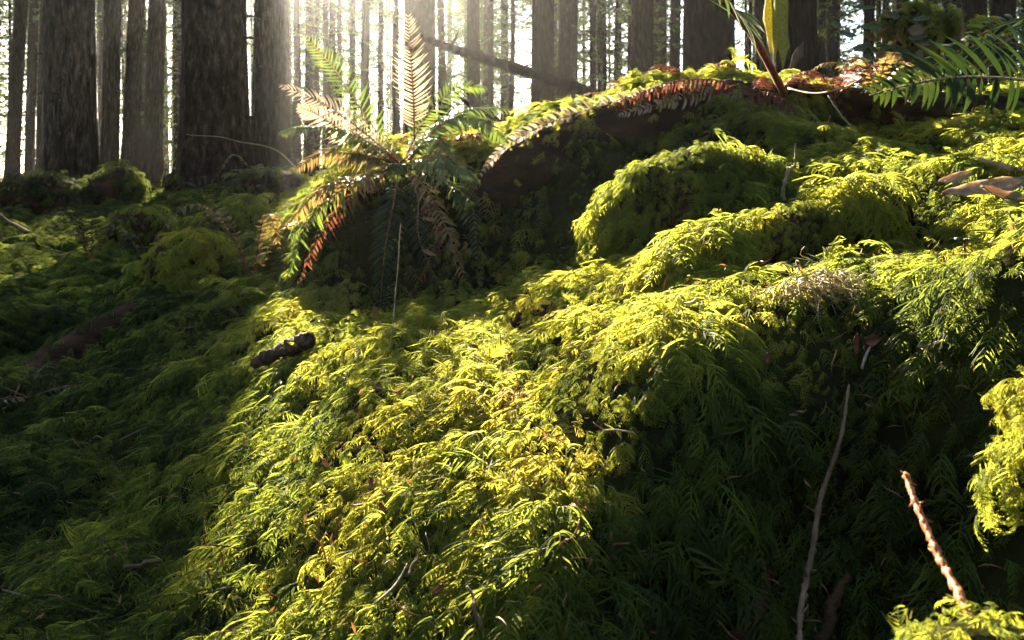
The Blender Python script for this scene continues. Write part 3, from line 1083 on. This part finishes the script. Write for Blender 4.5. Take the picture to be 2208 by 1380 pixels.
fr([(880, 350, 3.36), (930, 345, 3.22), (985, 358, 3.1), (1030, 392, 3.02)], 'fern', 30, .085, .0065, (.1, -.55, .85), "short green frond curling over to the right", 7, droop=.5)
fr([(860, 352, 3.4), (930, 300, 3.3), (960, 330, 3.1), (950, 400, 3.0)], 'fern', 26, .07, .006, (.1, -.5, .85), None, 8, droop=.5)
fr([(862, 352, 3.38), (770, 385, 3.2), (690, 410, 3.1), (615, 490, 3.02)], 'fern_gold', 36, .075, .0062, (-.2, -.5, .8), "golden frond drooping left over the bank", 9, droop=.6, twist=.2)
fr([(862, 355, 3.38), (780, 405, 3.2), (700, 490, 3.05), (640, 620, 2.95)], 'fern_red', 34, .055, .0050, (-.4, -.7, .5), "red brown dead frond hanging left down the bank", 10, droop=.7, twist=.35)
fr([(862, 355, 3.36), (760, 395, 3.14), (670, 470, 3.02), (618, 600, 2.9)], 'fern', 32, .065, .006, (-.4, -.7, .5), None, 11, droop=.7, twist=.3, thin=.15)
fr([(868, 355, 3.36), (920, 410, 3.15), (965, 500, 3.02), (1005, 610, 2.95)], 'fern_gold', 32, .06, .006, (.3, -.8, .4), "golden withered frond hanging straight down", 12, droop=.6, twist=.35, thin=.2)
fr([(870, 355, 3.36), (960, 395, 3.12), (1015, 440, 3.0), (1028, 570, 2.94)], 'fern_dark', 34, .055, .006, (.5, -.8, .3), None, 13, droop=.4)
fr([(868, 358, 3.36), (915, 430, 3.12), (940, 520, 3.0), (880, 650, 2.9)], 'fern_red', 28, .06, .0055, (.2, -.9, .3), "dark brown dead frond hanging with curled leaflets", 14, droop=.8, twist=.5, thin=.25)
fr([(860, 358, 3.36), (850, 430, 3.14), (830, 540, 3.02), (815, 720, 2.86)], 'fern_dark', 34, .085, .0065, (0, -1, .15), "long dark green frond hanging down the bank's face", 15, droop=.25)
fr([(862, 352, 3.44), (830, 300, 3.6), (770, 250, 3.8), (690, 235, 4.0)], 'fern', 30, .07, .006, (0, -.6, .8), None, 17, droop=.4)
fr([(880, 345, 3.42), (905, 300, 3.6), (960, 262, 3.75), (1010, 252, 3.85)], 'fern_pale', 28, .06, .006, (0, -.6, .8), None, 18, droop=.4)
fr([(858, 352, 3.42), (770, 300, 3.42), (690, 250, 3.4), (640, 230, 3.36)], 'fern_pale', 34, .075, .0042, (-.2, -.9, .3), None, 21, droop=.15)
fr([(870, 348, 3.42), (920, 250, 3.5), (985, 190, 3.56), (1050, 190, 3.6)], 'fern', 32, .07, .0048, (.1, -.9, .4), None, 22, droop=.3)
fr([(858, 352, 3.40), (780, 335, 3.3), (700, 330, 3.2), (630, 370, 3.1)], 'fern_gold', 34, .07, .005, (-.1, -.8, .6), None, 23, droop=.4)
fr([(868, 356, 3.38), (900, 420, 3.14), (905, 520, 3.0), (960, 640, 2.92)], 'fern_dark', 32, .065, .0055, (.1, -1, .2), None, 25, droop=.4, twist=.2)
fr([(868, 354, 3.38), (975, 400, 3.14), (1020, 480, 3.02), (1040, 620, 2.95)], 'fern', 30, .055, .005, (.4, -1, .3), None, 26, droop=.4, twist=.2)
for k in range(9):
    a = rng.uniform(0, 6.28)
    q = B + np.array([.05 * math.cos(a), -.02, .02 * math.sin(a)])
    e = q + np.array([.26 * math.cos(a), -.10 + .05 * rng.normal(), .10 * math.sin(a) - .02])
    m_ = (q + e) / 2 + np.array([0, -.03, .06])
    frond_mesh([q, m_, e], 22, .05, .0055, M[['fern', 'fern_gold', 'fern'][k % 3]], M['rachis'], "frond", fern, fb, (0, -.6, .8), seed=40 + k, droop=.5, rr=.003)

# the large dark frond entering from the right edge
rf = empty("sword_fern", P(2420, 250, 1.75), "dark glossy fern frond reaching in from the right edge, long hanging leaflets", "fern")
ro = P(2420, 250, 1.75)
frond_mesh([P(2420, 250, 1.75), P(2320, 195, 1.68), P(2200, 172, 1.62), P(2080, 166, 1.60), P(1980, 178, 1.58), P(1875, 205, 1.57)], 34, .112, .0068, M['fern_dark'], M['pale_twig'],
           "frond", rf, ro, (0, -.92, .38), droop=.16, rr=.0042, start=.0, seed=70, curl=.05, ang=86, base_w=1.0, side_scale=(.8, 1.1))
frond_mesh([P(2430, 230, 1.85), P(2330, 140, 1.9), P(2200, 95, 2.0), P(2080, 105, 2.1), P(1985, 160, 2.15)], 30, .12, .006, M['fern_dark'], M['rachis'],
           "frond", rf, ro, (-.15, -.8, .55), droop=.25, rr=.004, start=.0, seed=71, ang=74, base_w=1.0)
frond_mesh([P(2430, 230, 1.85), P(2330, 60, 2.1), P(2200, 40, 2.3), P(2080, 90, 2.4)], 26, .13, .008, M['fern_dark'], M['rachis'],
           "frond", rf, ro, (-.15, -.8, .55), droop=.25, rr=.004, start=.05, seed=72, base_w=1.0)

# the frond with the rusty stem leaning out of the top of the picture
b0 = hit(1695, 200, 2.5, 4.5)
tf = empty("sword_fern", b0, "fern with a rust scaled stem leaning left out of the top edge", "fern")
frond_mesh([b0 + [0, 0, -.03], P(1640, 105, 2.75), P(1590, 35, 2.45), P(1545, -20, 2.2), P(1450, -110, 1.95), P(1330, -160, 1.8)], 26, .17, .0085, M['fern'], M['rachis'],
           "frond", tf, b0, (.2, -.8, .55), droop=.10, rr=.017, start=.30, seed=80, ang=66, label="green frond on a rusty stem", base_w=.8)

# red dead frond arching along the ridge, and the pale withered one lying on the log
b1 = P(1600, 235, 3.72)
df = empty("dead_fern", b1, "dead fern with a red frond arching above the ridge log", "fern")
frond_mesh([b1, P(1570, 180, 3.68), P(1480, 172, 3.62), P(1390, 196, 3.56), P(1310, 232, 3.5)], 40, .075, .006, M['fern_red'], M['rachis'], "frond", df, b1, (0, -.4, .9), droop=.75, rr=.004, seed=90, curl=.3)
frond_mesh([b1, P(1640, 200, 3.6), P(1690, 215, 3.5), P(1720, 260, 3.4)], 24, .06, .006, M['fern_red'], M['rachis'], "frond", df, b1, (0, -.5, .9), droop=.9, rr=.003, seed=91, curl=.4, twist=.3)
frond_mesh([b1, P(1610, 230, 3.5), P(1625, 270, 3.42), P(1622, 330, 3.36)], 22, .055, .006, M['fern_gold'], M['rachis'], "frond", df, b1, (0, -.8, .6), droop=.9, rr=.003, seed=92, curl=.4, twist=.4)
b2 = P(1590, 215, 3.66)
wf = empty("dead_fern", b2, "pale withered fern frond lying along the sunlit rim of the log", "fern")
frond_mesh([P(1590, 184, 3.70), P(1440, 200, 3.64), P(1300, 228, 3.56), P(1180, 266, 3.48), P(1090, 316, 3.40), P(1030, 384, 3.32)], 50, .05, .0085, M['fern_pale'], M['rachis'], "frond", wf, b2, (-.1, -1, .1), droop=.12, side_scale=(1, 1), rr=.004, seed=95, base_w=.8)
frond_mesh([P(1640, 205, 3.7), P(1530, 205, 3.64), P(1420, 226, 3.56), P(1330, 250, 3.48)], 30, .05, .007, M['fern_pale'], M['rachis'], "frond", wf, b2, (.1, -1, .2), droop=.3, rr=.003, seed=96, twist=.2)


def small_fern(base, label, fronds, mat, seed, name="fern", plen=.05, spread=.3, height=.2, pw=.005, group=None):
    e = empty(name, base, label, "fern", group)
    for k in range(fronds):
        a = (k + .3 * R.random()) / fronds * 6.283
        d = np.array([math.cos(a), math.sin(a), 0])
        L = spread * R.uniform(.7, 1.2)
        h = height * R.uniform(.6, 1.2)
        frond_mesh([base, base + d * L * .35 + [0, 0, h * .8], base + d * L * .75 + [0, 0, h], base + d * L * 1.15 + [0, 0, h * .55]], 22, plen, pw, M[mat], M['rachis'], "frond", e, base, (0, -.2, 1), seed=seed + k, droop=.4, rr=.003)
    return e


for (px, py, Y, lab, n_, mt_, h_) in (
    (195, 530, 5.6, "shaded fern on the slope left of the round mossy boulder", 6, 'fern_dark', .35),
    (450, 395, 8.5, "grey green fern in haze before the widest trunk", 6, 'fern_dark', .35),
    (545, 640, 3.7, "dead brown fern beside the round mossy boulder", 5, 'fern_gold', .32),
    (560, 345, 8.5, "hazy fern arching before the trunk right of the widest one", 7, 'fern', .5),
    (330, 620, 4.9, "thin shaded fern with upright fronds by the round mossy boulder", 4, 'fern_dark', .45),
    (60, 880, 2.75, "dull fern fronds lying beside the rotten log at the left edge", 4, 'fern_dark', .06)):
    b = P(px, py, Y)
    b[2] = ground_z(b[0], b[1])[0]
    small_fern(b, lab, n_, mt_, 1000 + px, spread=.38, height=h_)
for (px, py, Y, lab, mt_, n_) in (
    (1800, 215, 3.75, "brown bracken tangle right of the rust scaled stem", 'fern_red', 7),
    (1890, 205, 3.7, "half dead fern at the foot of the mossy stump", 'fern_gold', 7),
    (1960, 225, 3.6, "green fern under the stump, behind the dark hanging frond", 'fern', 6),
    (1660, 240, 3.75, "low red dead fern along the ridge log's middle", 'fern_red', 6),
    (960, 335, 3.75, "reddish fern bits behind the main fern's crown", 'fern_red', 6)):
    b = P(px, py, Y)
    small_fern(b, lab, n_, mt_, 2000 + px, "dead_fern" if 'red' in mt_ else "fern", .05, .26, .14, .0055)
for (px, py, Y, lab, mt_, n_) in (
    (1480, 200, 4.2, "rusty dead fern behind the ridge log, left of the very thick black trunk", 'fern_red', 6),
    (1360, 238, 4.2, "golden dead fern poking up behind the middle of the ridge log", 'fern_gold', 6),
    (1230, 285, 4.2, "small green fern behind the ridge log near the pole's foot", 'fern', 5),
    (2120, 195, 3.9, "brown dead fern low under the large dark frond at the right edge", 'fern_red', 6)):
    b = P(px, py, Y)
    small_fern(b, lab, n_, mt_, 2600 + px, "dead_fern" if mt_ != 'fern' else "fern", .05, .28, .12, .005)
# hanging brown leaflets below the ridge, right of the log's middle
b = P(1790, 250, 3.45)
hb = empty("dead_fern", b, "dead brown frond hanging with curled leaflets in the dark under the ridge", "fern")
frond_mesh([b, P(1785, 280, 3.35), P(1800, 320, 3.3), P(1812, 370, 3.25)], 18, .05, .007, M['fern_red'], M['rachis'], "frond", hb, b, (0, -1, .2), seed=97, droop=.9, curl=.5, twist=.5, rr=.003)

def leaf(name, label, centre, L, Wd, nrm, direc, mat, seed, curl=.3, cat="leaf", n=9):
    r = np.random.default_rng(seed)
    nrm = np.asarray(nrm, float) / np.linalg.norm(nrm)
    d = np.asarray(direc, float)
    d -= nrm * (d @ nrm)
    d /= np.linalg.norm(d)
    s_ = np.cross(nrm, d)
    u = np.linspace(-1, 1, n)
    v = np.linspace(-1, 1, 7)
    U, Vv = np.meshgrid(u, v, indexing='ij')
    wd = Wd * (1 - np.abs(U) ** 2.2) ** .7 + .0006
    ed = 1 + .18 * r.normal(size=U.shape) * (np.abs(Vv) > .9)
    h = curl * L * (U ** 2 * .5 + Vv ** 2 * .35 * Wd / L * 2) + .02 * L * r.normal(size=U.shape)
    p = np.asarray(centre)[None, None] + d * (U * L)[..., None] + s_ * (Vv * wd * ed)[..., None] + nrm * h[..., None]
    f = [(i * 7 + j, (i + 1) * 7 + j, (i + 1) * 7 + j + 1, i * 7 + j + 1) for i in range(n - 1) for j in range(6)]
    mb = MB()
    mb.add(p.reshape(-1, 3), f)
    o = mb.build(name, M[mat], None, centre)
    sm = o.modifiers.new("thickness", 'SOLIDIFY')
    sm.thickness = .0008
    return tag(o, label, cat)


# ------------------------------------------------------------------ mossy stump at the upper right
V_, F_ = blob(P(1985, 165, 4.6), (.10, .10, .26), 231, rough=.42)
sb = P(1990, 240, 4.6)
stp = empty("mossy_stump", sb, "broken stump capped with bright moss, upper right behind the fern", "stump")
so_ = fast_mesh("wood", V_ - sb, F_, [M['rot']])
so_.parent = stp
mm = moss_on("moss", V_, F_, 2500, 233, lambda p: np.full(len(p), .45), .6, stp, sb, extra=lambda c, n: np.clip(n[:, 2] * 1.3 + .35, .1, 1))
mm["kind"] = "stuff"
for k, (cx_, cy_, rx, rz) in enumerate(((1950, 52, .075, .05), (2022, 45, .06, .045), (1925, 112, .05, .025), (1996, 92, .06, .06), (1968, 30, .05, .03))):
    V_, F_ = blob(P(cx_, cy_, 4.45 + .03 * (k % 3)), (rx, .07, rz), 240 + cx_, nu=40, nv=24, rough=.5)
    c_ = fast_mesh("moss_cap", V_ - sb, F_, [M['soil']])
    c_.parent = stp
    m2 = moss_on("moss", V_, F_, 26000, 241 + cx_, lambda p: np.full(len(p), .40 + .05 * (k % 4)), .5, c_, sb)
    m2["kind"] = "stuff"
shb = P(1900, 190, 4.4)
shr = empty("leafy_shrub", shb, "low shrub with backlit yellow green leaves beside the mossy stump", "shrub")
mb = MB()
for (lx, ly) in ((1860, 60), (1905, 40), (1960, 35), (1985, 90), (1930, 110), (1885, 110), (1920, 150), (1965, 145)):
    e_ = P(lx, ly, 4.35 + R.uniform(-.1, .1))
    mb.tube(curve([shb, (shb + e_) / 2 + [0, 0, .05], e_], 8), np.linspace(.006, .002, 8), 5)
    for q in range(5):
        c_ = e_ + np.array([R.gauss(0, .06), R.gauss(0, .05), R.gauss(0, .04)])
        o_ = leaf("leaf", None, c_ - shb, R.uniform(.03, .065), R.uniform(.018, .032), (R.gauss(0, .4), -.8, R.uniform(.2, .9)), (R.gauss(0, 1), .2, R.gauss(-.4, .5)), 'fern_gold' if (q + lx) % 3 == 0 else 'fern', 3000 + lx + q, .25, None)
        o_.parent = shr
mb.build("stems", M['rachis'], shr, shb)
stick("wood_splinter", "short brown splinter standing up right of the mossy stump", "splinter", [pr(2062, 110, 4.5, .05), pr(2058, 60, 4.5, .045), pr(2064, 18, 4.5, .02)], 'wood', 8, 12, .15)
hummock("moss_clump", "small bright moss cap on a peg right of the mossy stump", "moss clump", P(2066, 62 + 0, 4.3) + np.array([.06, -.1, -.02]), (.07, .06, .035), 251, 5000, .5, .8)
stick("wood_splinter", "pale broken splinter leaning right at the foot of the moss-clad trunk", "splinter", [pr(1705, 150, 4.9, .012), pr(1718, 120, 4.9, .03), pr(1733, 92, 4.9, .006)], 'wood', 6, 10, .15)

# ------------------------------------------------------------------ twigs and sticks lying on the moss
def on(px, py, r_, up=.028, toward=.02):
    p = hit(px, py)
    k = 1 - toward / np.linalg.norm(p)
    p = p * k + [0, 0, up * .6]
    return [*p, r_]


stick("broken_stick", "short thick broken stick with a lit end, at the shadow's edge", "stick",
      [[*P(545, 786, 2.3), .012], [*P(590, 763, 2.26), .019], [*P(635, 747, 2.22), .022], [*P(668, 737, 2.18), .021]], 'rot_light', 14, 40, .16, .006)
stick("orange_twig", "knobbly orange twig slanting down to the bottom right moss tuft", "twig",
      [[*P(1950, 1020, .80), .0028], [*P(1985, 1110, .75), .0031], [*P(2040, 1225, .69), .0034], [*P(2090, 1335, .63), .0030], [*P(2115, 1420, .60), .0026]], 'orange_twig', 9, 90, .22, .0015, knots=14)
stick("hanging_root", "long thin grey root hanging down the dark face of the bank", "root",
      [[*P(1832, 830, 1.27), .0020], [*P(1815, 930, 1.21), .0028], [*P(1775, 1060, 1.18), .0035], [*P(1752, 1180, 1.14), .0042], [*P(1728, 1300, 1.09), .0042], [*P(1722, 1400, 1.05), .0036]], 'wood', 8, 70, .2, .0015, knots=9)
stick("brown_root", "thick brown root half buried at the bottom of the dark bank", "root",
      [[*P(1660, 1200, 1.21), .008], [*P(1635, 1280, 1.16), .014], [*P(1590, 1390, 1.08), .012]], 'rot', 9, 30, .12, .005)
stick("brown_root", "thinner brown root beside the hanging grey root, low in the dark bank", "root",
      [[*P(1830, 1225, 1.2), .005], [*P(1800, 1300, 1.16), .008], [*P(1775, 1390, 1.1), .007]], 'rot', 9, 30, .12, .005)
stick("upright_twig", "crooked lichen coated twig standing up behind the mossy branch", "twig",
      [[*P(1690, 432, 2.35), .006], [*P(1690, 400, 2.34), .005], [*P(1702, 366, 2.33), .005], [*P(1714, 352, 2.32), .003], [*P(1715, 312, 2.3), .0015]], 'pale_twig', 7, 26, .2, .002, knots=3)
stick("thin_twig", "thin straight twig angled up from the crooked upright twig's foot", "twig",
      [[*P(1700, 432, 2.33), .002], [*P(1722, 425, 2.31), .002], [*P(1743, 408, 2.3), .0015]], 'pale_twig', 6, 10, .1)
stick("thin_twig", "thin whitish twig slanting in the dark below the rust scaled stem", "twig",
      [[*P(1785, 205, 3.2), .002], [*P(1815, 250, 3.15), .0025], [*P(1858, 302, 3.1), .002]], 'pale_twig', 6, 14, .08, .003)
stick("curved_twig", "long curved tendril from the rust stem towards the dark hanging frond", "twig",
      [[*P(1700, 190, 2.9), .0035], [*P(1760, 202, 2.7), .0033], [*P(1820, 188, 2.5), .003], [*P(1862, 165, 2.4), .002]], 'pale_twig', 6, 24, .06, .002)
stick("thin_twig", "grey twig lying diagonally on the sunny mound below the golden knob", "twig",
      [on(1130, 745, .0025), on(1165, 718, .003), on(1212, 683, .002)], 'wood', 6, 16, .12, .003, knots=2)
stick("thin_twig", "dark needle-thin twig standing upright on the mound's sunny crest", "twig",
      [[*P(1082, 772, 1.78), .0022], [*P(1080, 742, 1.77), .002], [*P(1079, 722, 1.77), .001]], 'wood', 6, 8, .1)
stick("thin_twig", "thin twig sticking up from the golden knob into the dark hollow", "twig",
      [[*P(1148, 655, 2.0), .0018], [*P(1143, 638, 2.0), .0016], [*P(1132, 615, 2.0), .001]], 'wood', 6, 8, .1)
stick("grass_stalk", "tall thin dry stalk rising from the lit moss before the dark fern bank", "stalk",
      [[*P(815, 832, 1.86), .0016], [*P(838, 760, 1.86), .0015], [*P(850, 660, 1.9), .0013], [*P(864, 480, 2.0), .0009]], 'pale_twig', 5, 24, .05, .002)
stick("thin_twig", "pale twig lying in the bright moss at the right edge of the mound", "twig",
      [on(1985, 770, .003), on(2015, 765, .0032), on(2050, 752, .002)], 'pale_twig', 6, 14, .12, .002)
stick("thin_twig", "brown twig crossing a frond near the bottom of the lit moss", "twig",
      [on(880, 1270, .002), on(892, 1240, .0022), on(912, 1215, .0018)], 'wood', 6, 12, .12, .002)
stick("thin_twig", "dark twig poking out of the moss at the bottom edge", "twig",
      [on(1040, 1385, .0026, .03), on(1025, 1350, .0026, .035), on(1008, 1314, .0016, .045)], 'wood', 6, 14, .15, .002)
stick("thin_twig", "brown twig lying in the shaded moss at lower left", "twig",
      [on(265, 1245, .003), on(310, 1235, .004), on(345, 1228, .003)], 'wood', 6, 14, .12, .003)
stick("thin_twig", "crooked pale root hanging over moss at the right edge, above the seedling", "twig",
      [[*P(2172, 462, 1.75), .002], [*P(2188, 485, 1.74), .0035], [*P(2190, 520, 1.72), .003], [*P(2185, 545, 1.7), .002]], 'pale_twig', 6, 18, .15, .003)
stick("wood_peg", "short brown peg leaning in the moss at the foot of the seedling", "stick",
      [[*P(2095, 632, 1.46), .008], [*P(2062, 612, 1.45), .009], [*P(2042, 597, 1.44), .007]], 'wood', 8, 10, .12)
stick("fallen_branch", "pale stick lying beside the dead leaves at the right edge", "branch",
      [[*P(2260, 385, 2.05), .009], [*P(2180, 362, 2.1), .009], [*P(2110, 345, 2.15), .005]], 'pale_twig', 7, 20, .1, .004, knots=2)
stick("thin_twig", "bent dead twig with a lit elbow, in the shade beside the lit moss", "twig",
      [on(520, 905, .003), on(555, 878, .0035, .06), on(600, 892, .003, .04)], 'wood', 6, 16, .12, .002)


c = P(2130, 405, 2.02)
leaf("dead_leaf", "large curled tan dead leaf lying in the moss at the right edge", c, .13, .035, (-.1, -.45, .9), (1, .15, .12), 'leaf_tan', 1, .12)
leaf("dead_leaf", "smaller reddish tan dead leaf tucked under the large one", P(2180, 430, 1.95), .08, .03, (.2, -.6, .8), (1, -.3, .0), 'leaf_tan', 2, .25)
leaf("dead_leaf", "small tan dead leaf standing on edge above the large curled leaf", P(2060, 385, 2.1), .05, .018, (-.2, -.5, .8), (1, .2, .1), 'leaf_tan', 3, .2)
leaf("red_leaf", "upright curled red leaf bit in the bright moss on the right", P(1846, 742, 1.34), .018, .005, (.3, -1, .2), (.25, .1, 1), 'leaf_red', 4, .2)
leaf("red_leaf", "crumpled red leaf bit right of the upright red one", P(1880, 735, 1.34), .013, .009, (-.2, -1, .4), (1, .1, .3), 'leaf_red', 5, .6)
leaf("red_leaf", "tiny red leaf bit touching the crumpled red one, farther right", P(1905, 737, 1.35), .008, .005, (.2, -1, .3), (.2, .1, 1), 'leaf_red', 6, .4)
leaf("red_leaf", "small red flake in the moss left of the lit fern-like tuft", P(1655, 772, 1.34), .009, .004, (.2, -1, .3), (.3, .1, 1), 'leaf_red', 7, .3)
stick("leaf_stalk", "pale leaf stalk slanting beneath the crumpled red leaf bits", "stalk", [[*P(1858, 795, 1.30), .0022], [*P(1868, 765, 1.315), .0024], [*P(1877, 748, 1.325), .0016]], 'pale_twig', 6, 10, .08)
for (px, py, lab, k) in ((1098, 785, "red leaf bit on the yellow mound's crest", 11), (1175, 738, "red brown leaf bit under the grey diagonal twig", 12), (1025, 765, "rusty leaf bit where the lit moss meets the hollow", 13),
                         (800, 1065, "red conifer sliver upright in the lit moss low on the mound", 14), (812, 850, "pinkish brown bud tuft at the shadow's edge", 15), (1225, 785, "dark brown cone scale on the yellow mound", 16),
                         (825, 1120, "orange sliver below the red conifer sliver", 17), (60, 1058, "brown leaf bit in the shaded moss at the left", 18), (945, 1300, "orange leaf bit near the bottom of the lit moss", 19), (700, 1020, "tan leaf bit on the mound's left flank", 20)):
    p = np.array(on(px, py, 0)[:3])
    leaf("leaf_bit", lab, p, .008 * p[1] ** .5, .0025 * p[1] ** .5, (R.uniform(-.5, .5), -.8, .6), (R.uniform(-1, 1), .2, R.uniform(.3, 1)), 'leaf_red' if k not in (16, 18, 20) else 'leaf_brown', k, .4)
leaf("dead_leaf", "yellow green withered leaf blade upright at the foot of the dark bank", P(812, 680, 2.3), .03, .008, (.3, -1, .1), (-.35, .1, 1), 'fern_gold', 31, .15)
leaf("dead_leaf", "backlit yellow leaf blade in the hanging fronds of the bank", P(925, 545, 2.92), .03, .007, (.1, -1, .3), (1, .1, -.45), 'fern_gold', 32, .15)
leaf("dead_leaf", "backlit orange leaf blade above the yellow one in the hanging fronds", P(925, 472, 2.95), .03, .006, (.1, -1, .3), (1, .1, -.15), 'fern_gold', 33, .15)

for k in range(34):
    px, py = (R.uniform(20, 620), R.uniform(560, 1360)) if k < 22 else (R.uniform(620, 1400), R.uniform(760, 1340))
    p = np.array(on(px, py, 0)[:3])
    s_ = p[1] ** .6
    d = np.array([R.gauss(0, 1), R.gauss(0, .5), R.gauss(.05, .25)])
    d /= np.linalg.norm(d)
    L = R.uniform(.02, .07 if k < 22 else .04) * s_
    pts = [[*(p - d * L), .0009 * s_], [*(p + [R.gauss(0, .1) * L, 0, R.gauss(0, .1) * L]), .0016 * s_], [*(p + d * L), .0006 * s_]]
    if k < 22:
        stick("small_twig", "small brown twig fallen on the shaded mossy slope", "twig", pts, 'wood', 5, 8, .15, group="small twigs strewn over the shaded slope")
    else:
        stick("small_twig", "small tan twig caught in the sunlit moss of the mound", "twig", pts, 'pale_twig', 5, 8, .15, group="small twigs caught in the lit moss")

# dried tangle of moss strings on the crest
tb = P(1775, 630, 1.5)
mb = MB()
for k in range(170):
    a = np.array([rng.normal(-.01, .04), rng.normal(0, .03), rng.uniform(.0, .045)])
    a[2] *= max(.15, 1 - (a[0] / .09) ** 2)
    d = np.array([rng.normal(.5, .8), rng.normal(-.3, .5), rng.normal(-.1, .35)])
    d /= np.linalg.norm(d)
    L = rng.uniform(.03, .085)
    u = np.linspace(0, 1, 8)
    q = tb[None] + a[None] + L * (u[:, None] * d[None] + np.array([0, 0, -.55])[None] * (u ** 2)[:, None]) + .006 * np.sin(u[:, None] * 7 + rng.uniform(0, 6, 3)[None])
    mb.tube(q, np.linspace(.0016, .0008, 8), 3)
o = mb.build("dried_moss_tangle", M['straw'], None, tb)
tag(o, "tangled clump of dry straw coloured moss strings on the crest", "moss tangle")

# seedling with a red stem and a tiny green top
sbp = P(2078, 618, 1.5)
sd_ = empty("conifer_seedling", sbp, "tiny conifer seedling with a red stem and flat green top, right side", "seedling")
mb = MB()
c = curve([P(2078, 620, 1.5), P(2083, 580, 1.5), P(2080, 540, 1.5), P(2080, 518, 1.5)], 14)
mb.tube(c, np.linspace(.004, .002, 14), 7, jit=.15)
for k in range(26):
    i = rng.integers(1, 11)
    d = rng.normal(0, 1, 3) + [0, -.3, -.3]
    d /= np.linalg.norm(d)
    mb.tube(np.stack([c[i], c[i] + d * .008, c[i] + d * .013 + [0, 0, -.004]]), [.001, .0009, .0003], 3)
mb.build("stem", M['leaf_red'], sd_, sbp)
mb = MB()
for k in range(20):
    a = k / 20 * 6.283 + rng.normal(0, .1)
    d = np.array([math.cos(a), math.sin(a), rng.uniform(-.1, .25)])
    q = c[-1] + np.array([0, 0, rng.uniform(-.004, .003)])
    L = rng.uniform(.015, .028)
    mb.tube(np.stack([q, q + d * L * .5 + [0, 0, .002], q + d * L]), [.0012, .0014, .0003], 3)
mb.build("needles", M['fern'], sd_, sbp)

# fern-like moss shoots that stand out one by one
def big_shoot(px, py, Y, s, seed, lab, az=None, parent=None, z_up=(0, -.35, 1), tint=.3):
    pass


# litter of tiny needles and flakes over the moss
fl = []
for s in range(4):
    mb = MB()
    r = np.random.default_rng(600 + s)
    if s < 2:
        u = np.linspace(-1, 1, 5)
        mb.tube(np.stack([.012 * u, .003 * u ** 2, .002 * np.sin(u * 2)], 1), [.0003, .0007, .0008, .0007, .0003], 4)
    else:
        mb.add([(-.005, 0, 0), (-.001, .0014, .0014), (.005, .0004, .0006), (.001, -.0012, .0012)], [(0, 1, 2, 3)])
    fl.append(mb.build("litter_flake", M['leaf_brown'], link=False))
pl, nl_, r = sample_surface(GV, GF[sel], lambda c_, n_: np.where(in_view(c_, 50) & (c_[:, 1] < 4), 260 * (1.3 / np.maximum(c_[:, 1], 1)) ** 1.5, 0), 88)
m_ = len(pl)
q_ = r.normal(size=(m_, 4))
q_ /= np.linalg.norm(q_, axis=1)[:, None]
lt = scatter("needle_litter", pl + nl_ * r.uniform(.015, .045, (m_, 1)), q_, r.uniform(.7, 1.8, m_), r.integers(0, 4, m_), np.zeros(m_), "litter_scatter", fl, M['leaf_brown'])
tag(lt, "brown conifer needles and flakes strewn over the moss", "litter", kind="stuff")

# ------------------------------------------------------------------ haze: one even box round the scene, added to imitate veiling lens glare
hm, t, out = new_mat("glare_haze")
pv = t.nodes.new("ShaderNodeVolumePrincipled")
pv.inputs["Color"].default_value = (1.0, .97, .92, 1)
pv.inputs["Density"].default_value = HAZE_DENSITY
pv.inputs["Anisotropy"].default_value = HAZE_ANISO
t.links.new(pv.outputs[0], out.inputs["Volume"])
bx = np.array([(x, y, z) for x in (-950, 950) for y in (-950, 950) for z in (-3, 42)], float)
hz = MB()
hz.add(bx, [(0, 1, 3, 2), (4, 6, 7, 5), (0, 4, 5, 1), (2, 3, 7, 6), (0, 2, 6, 4), (1, 5, 7, 3)])
ho = hz.build("haze", hm, smooth=False)
tag(ho, "thin haze added to imitate lens glare round the sun", "haze", kind="stuff")
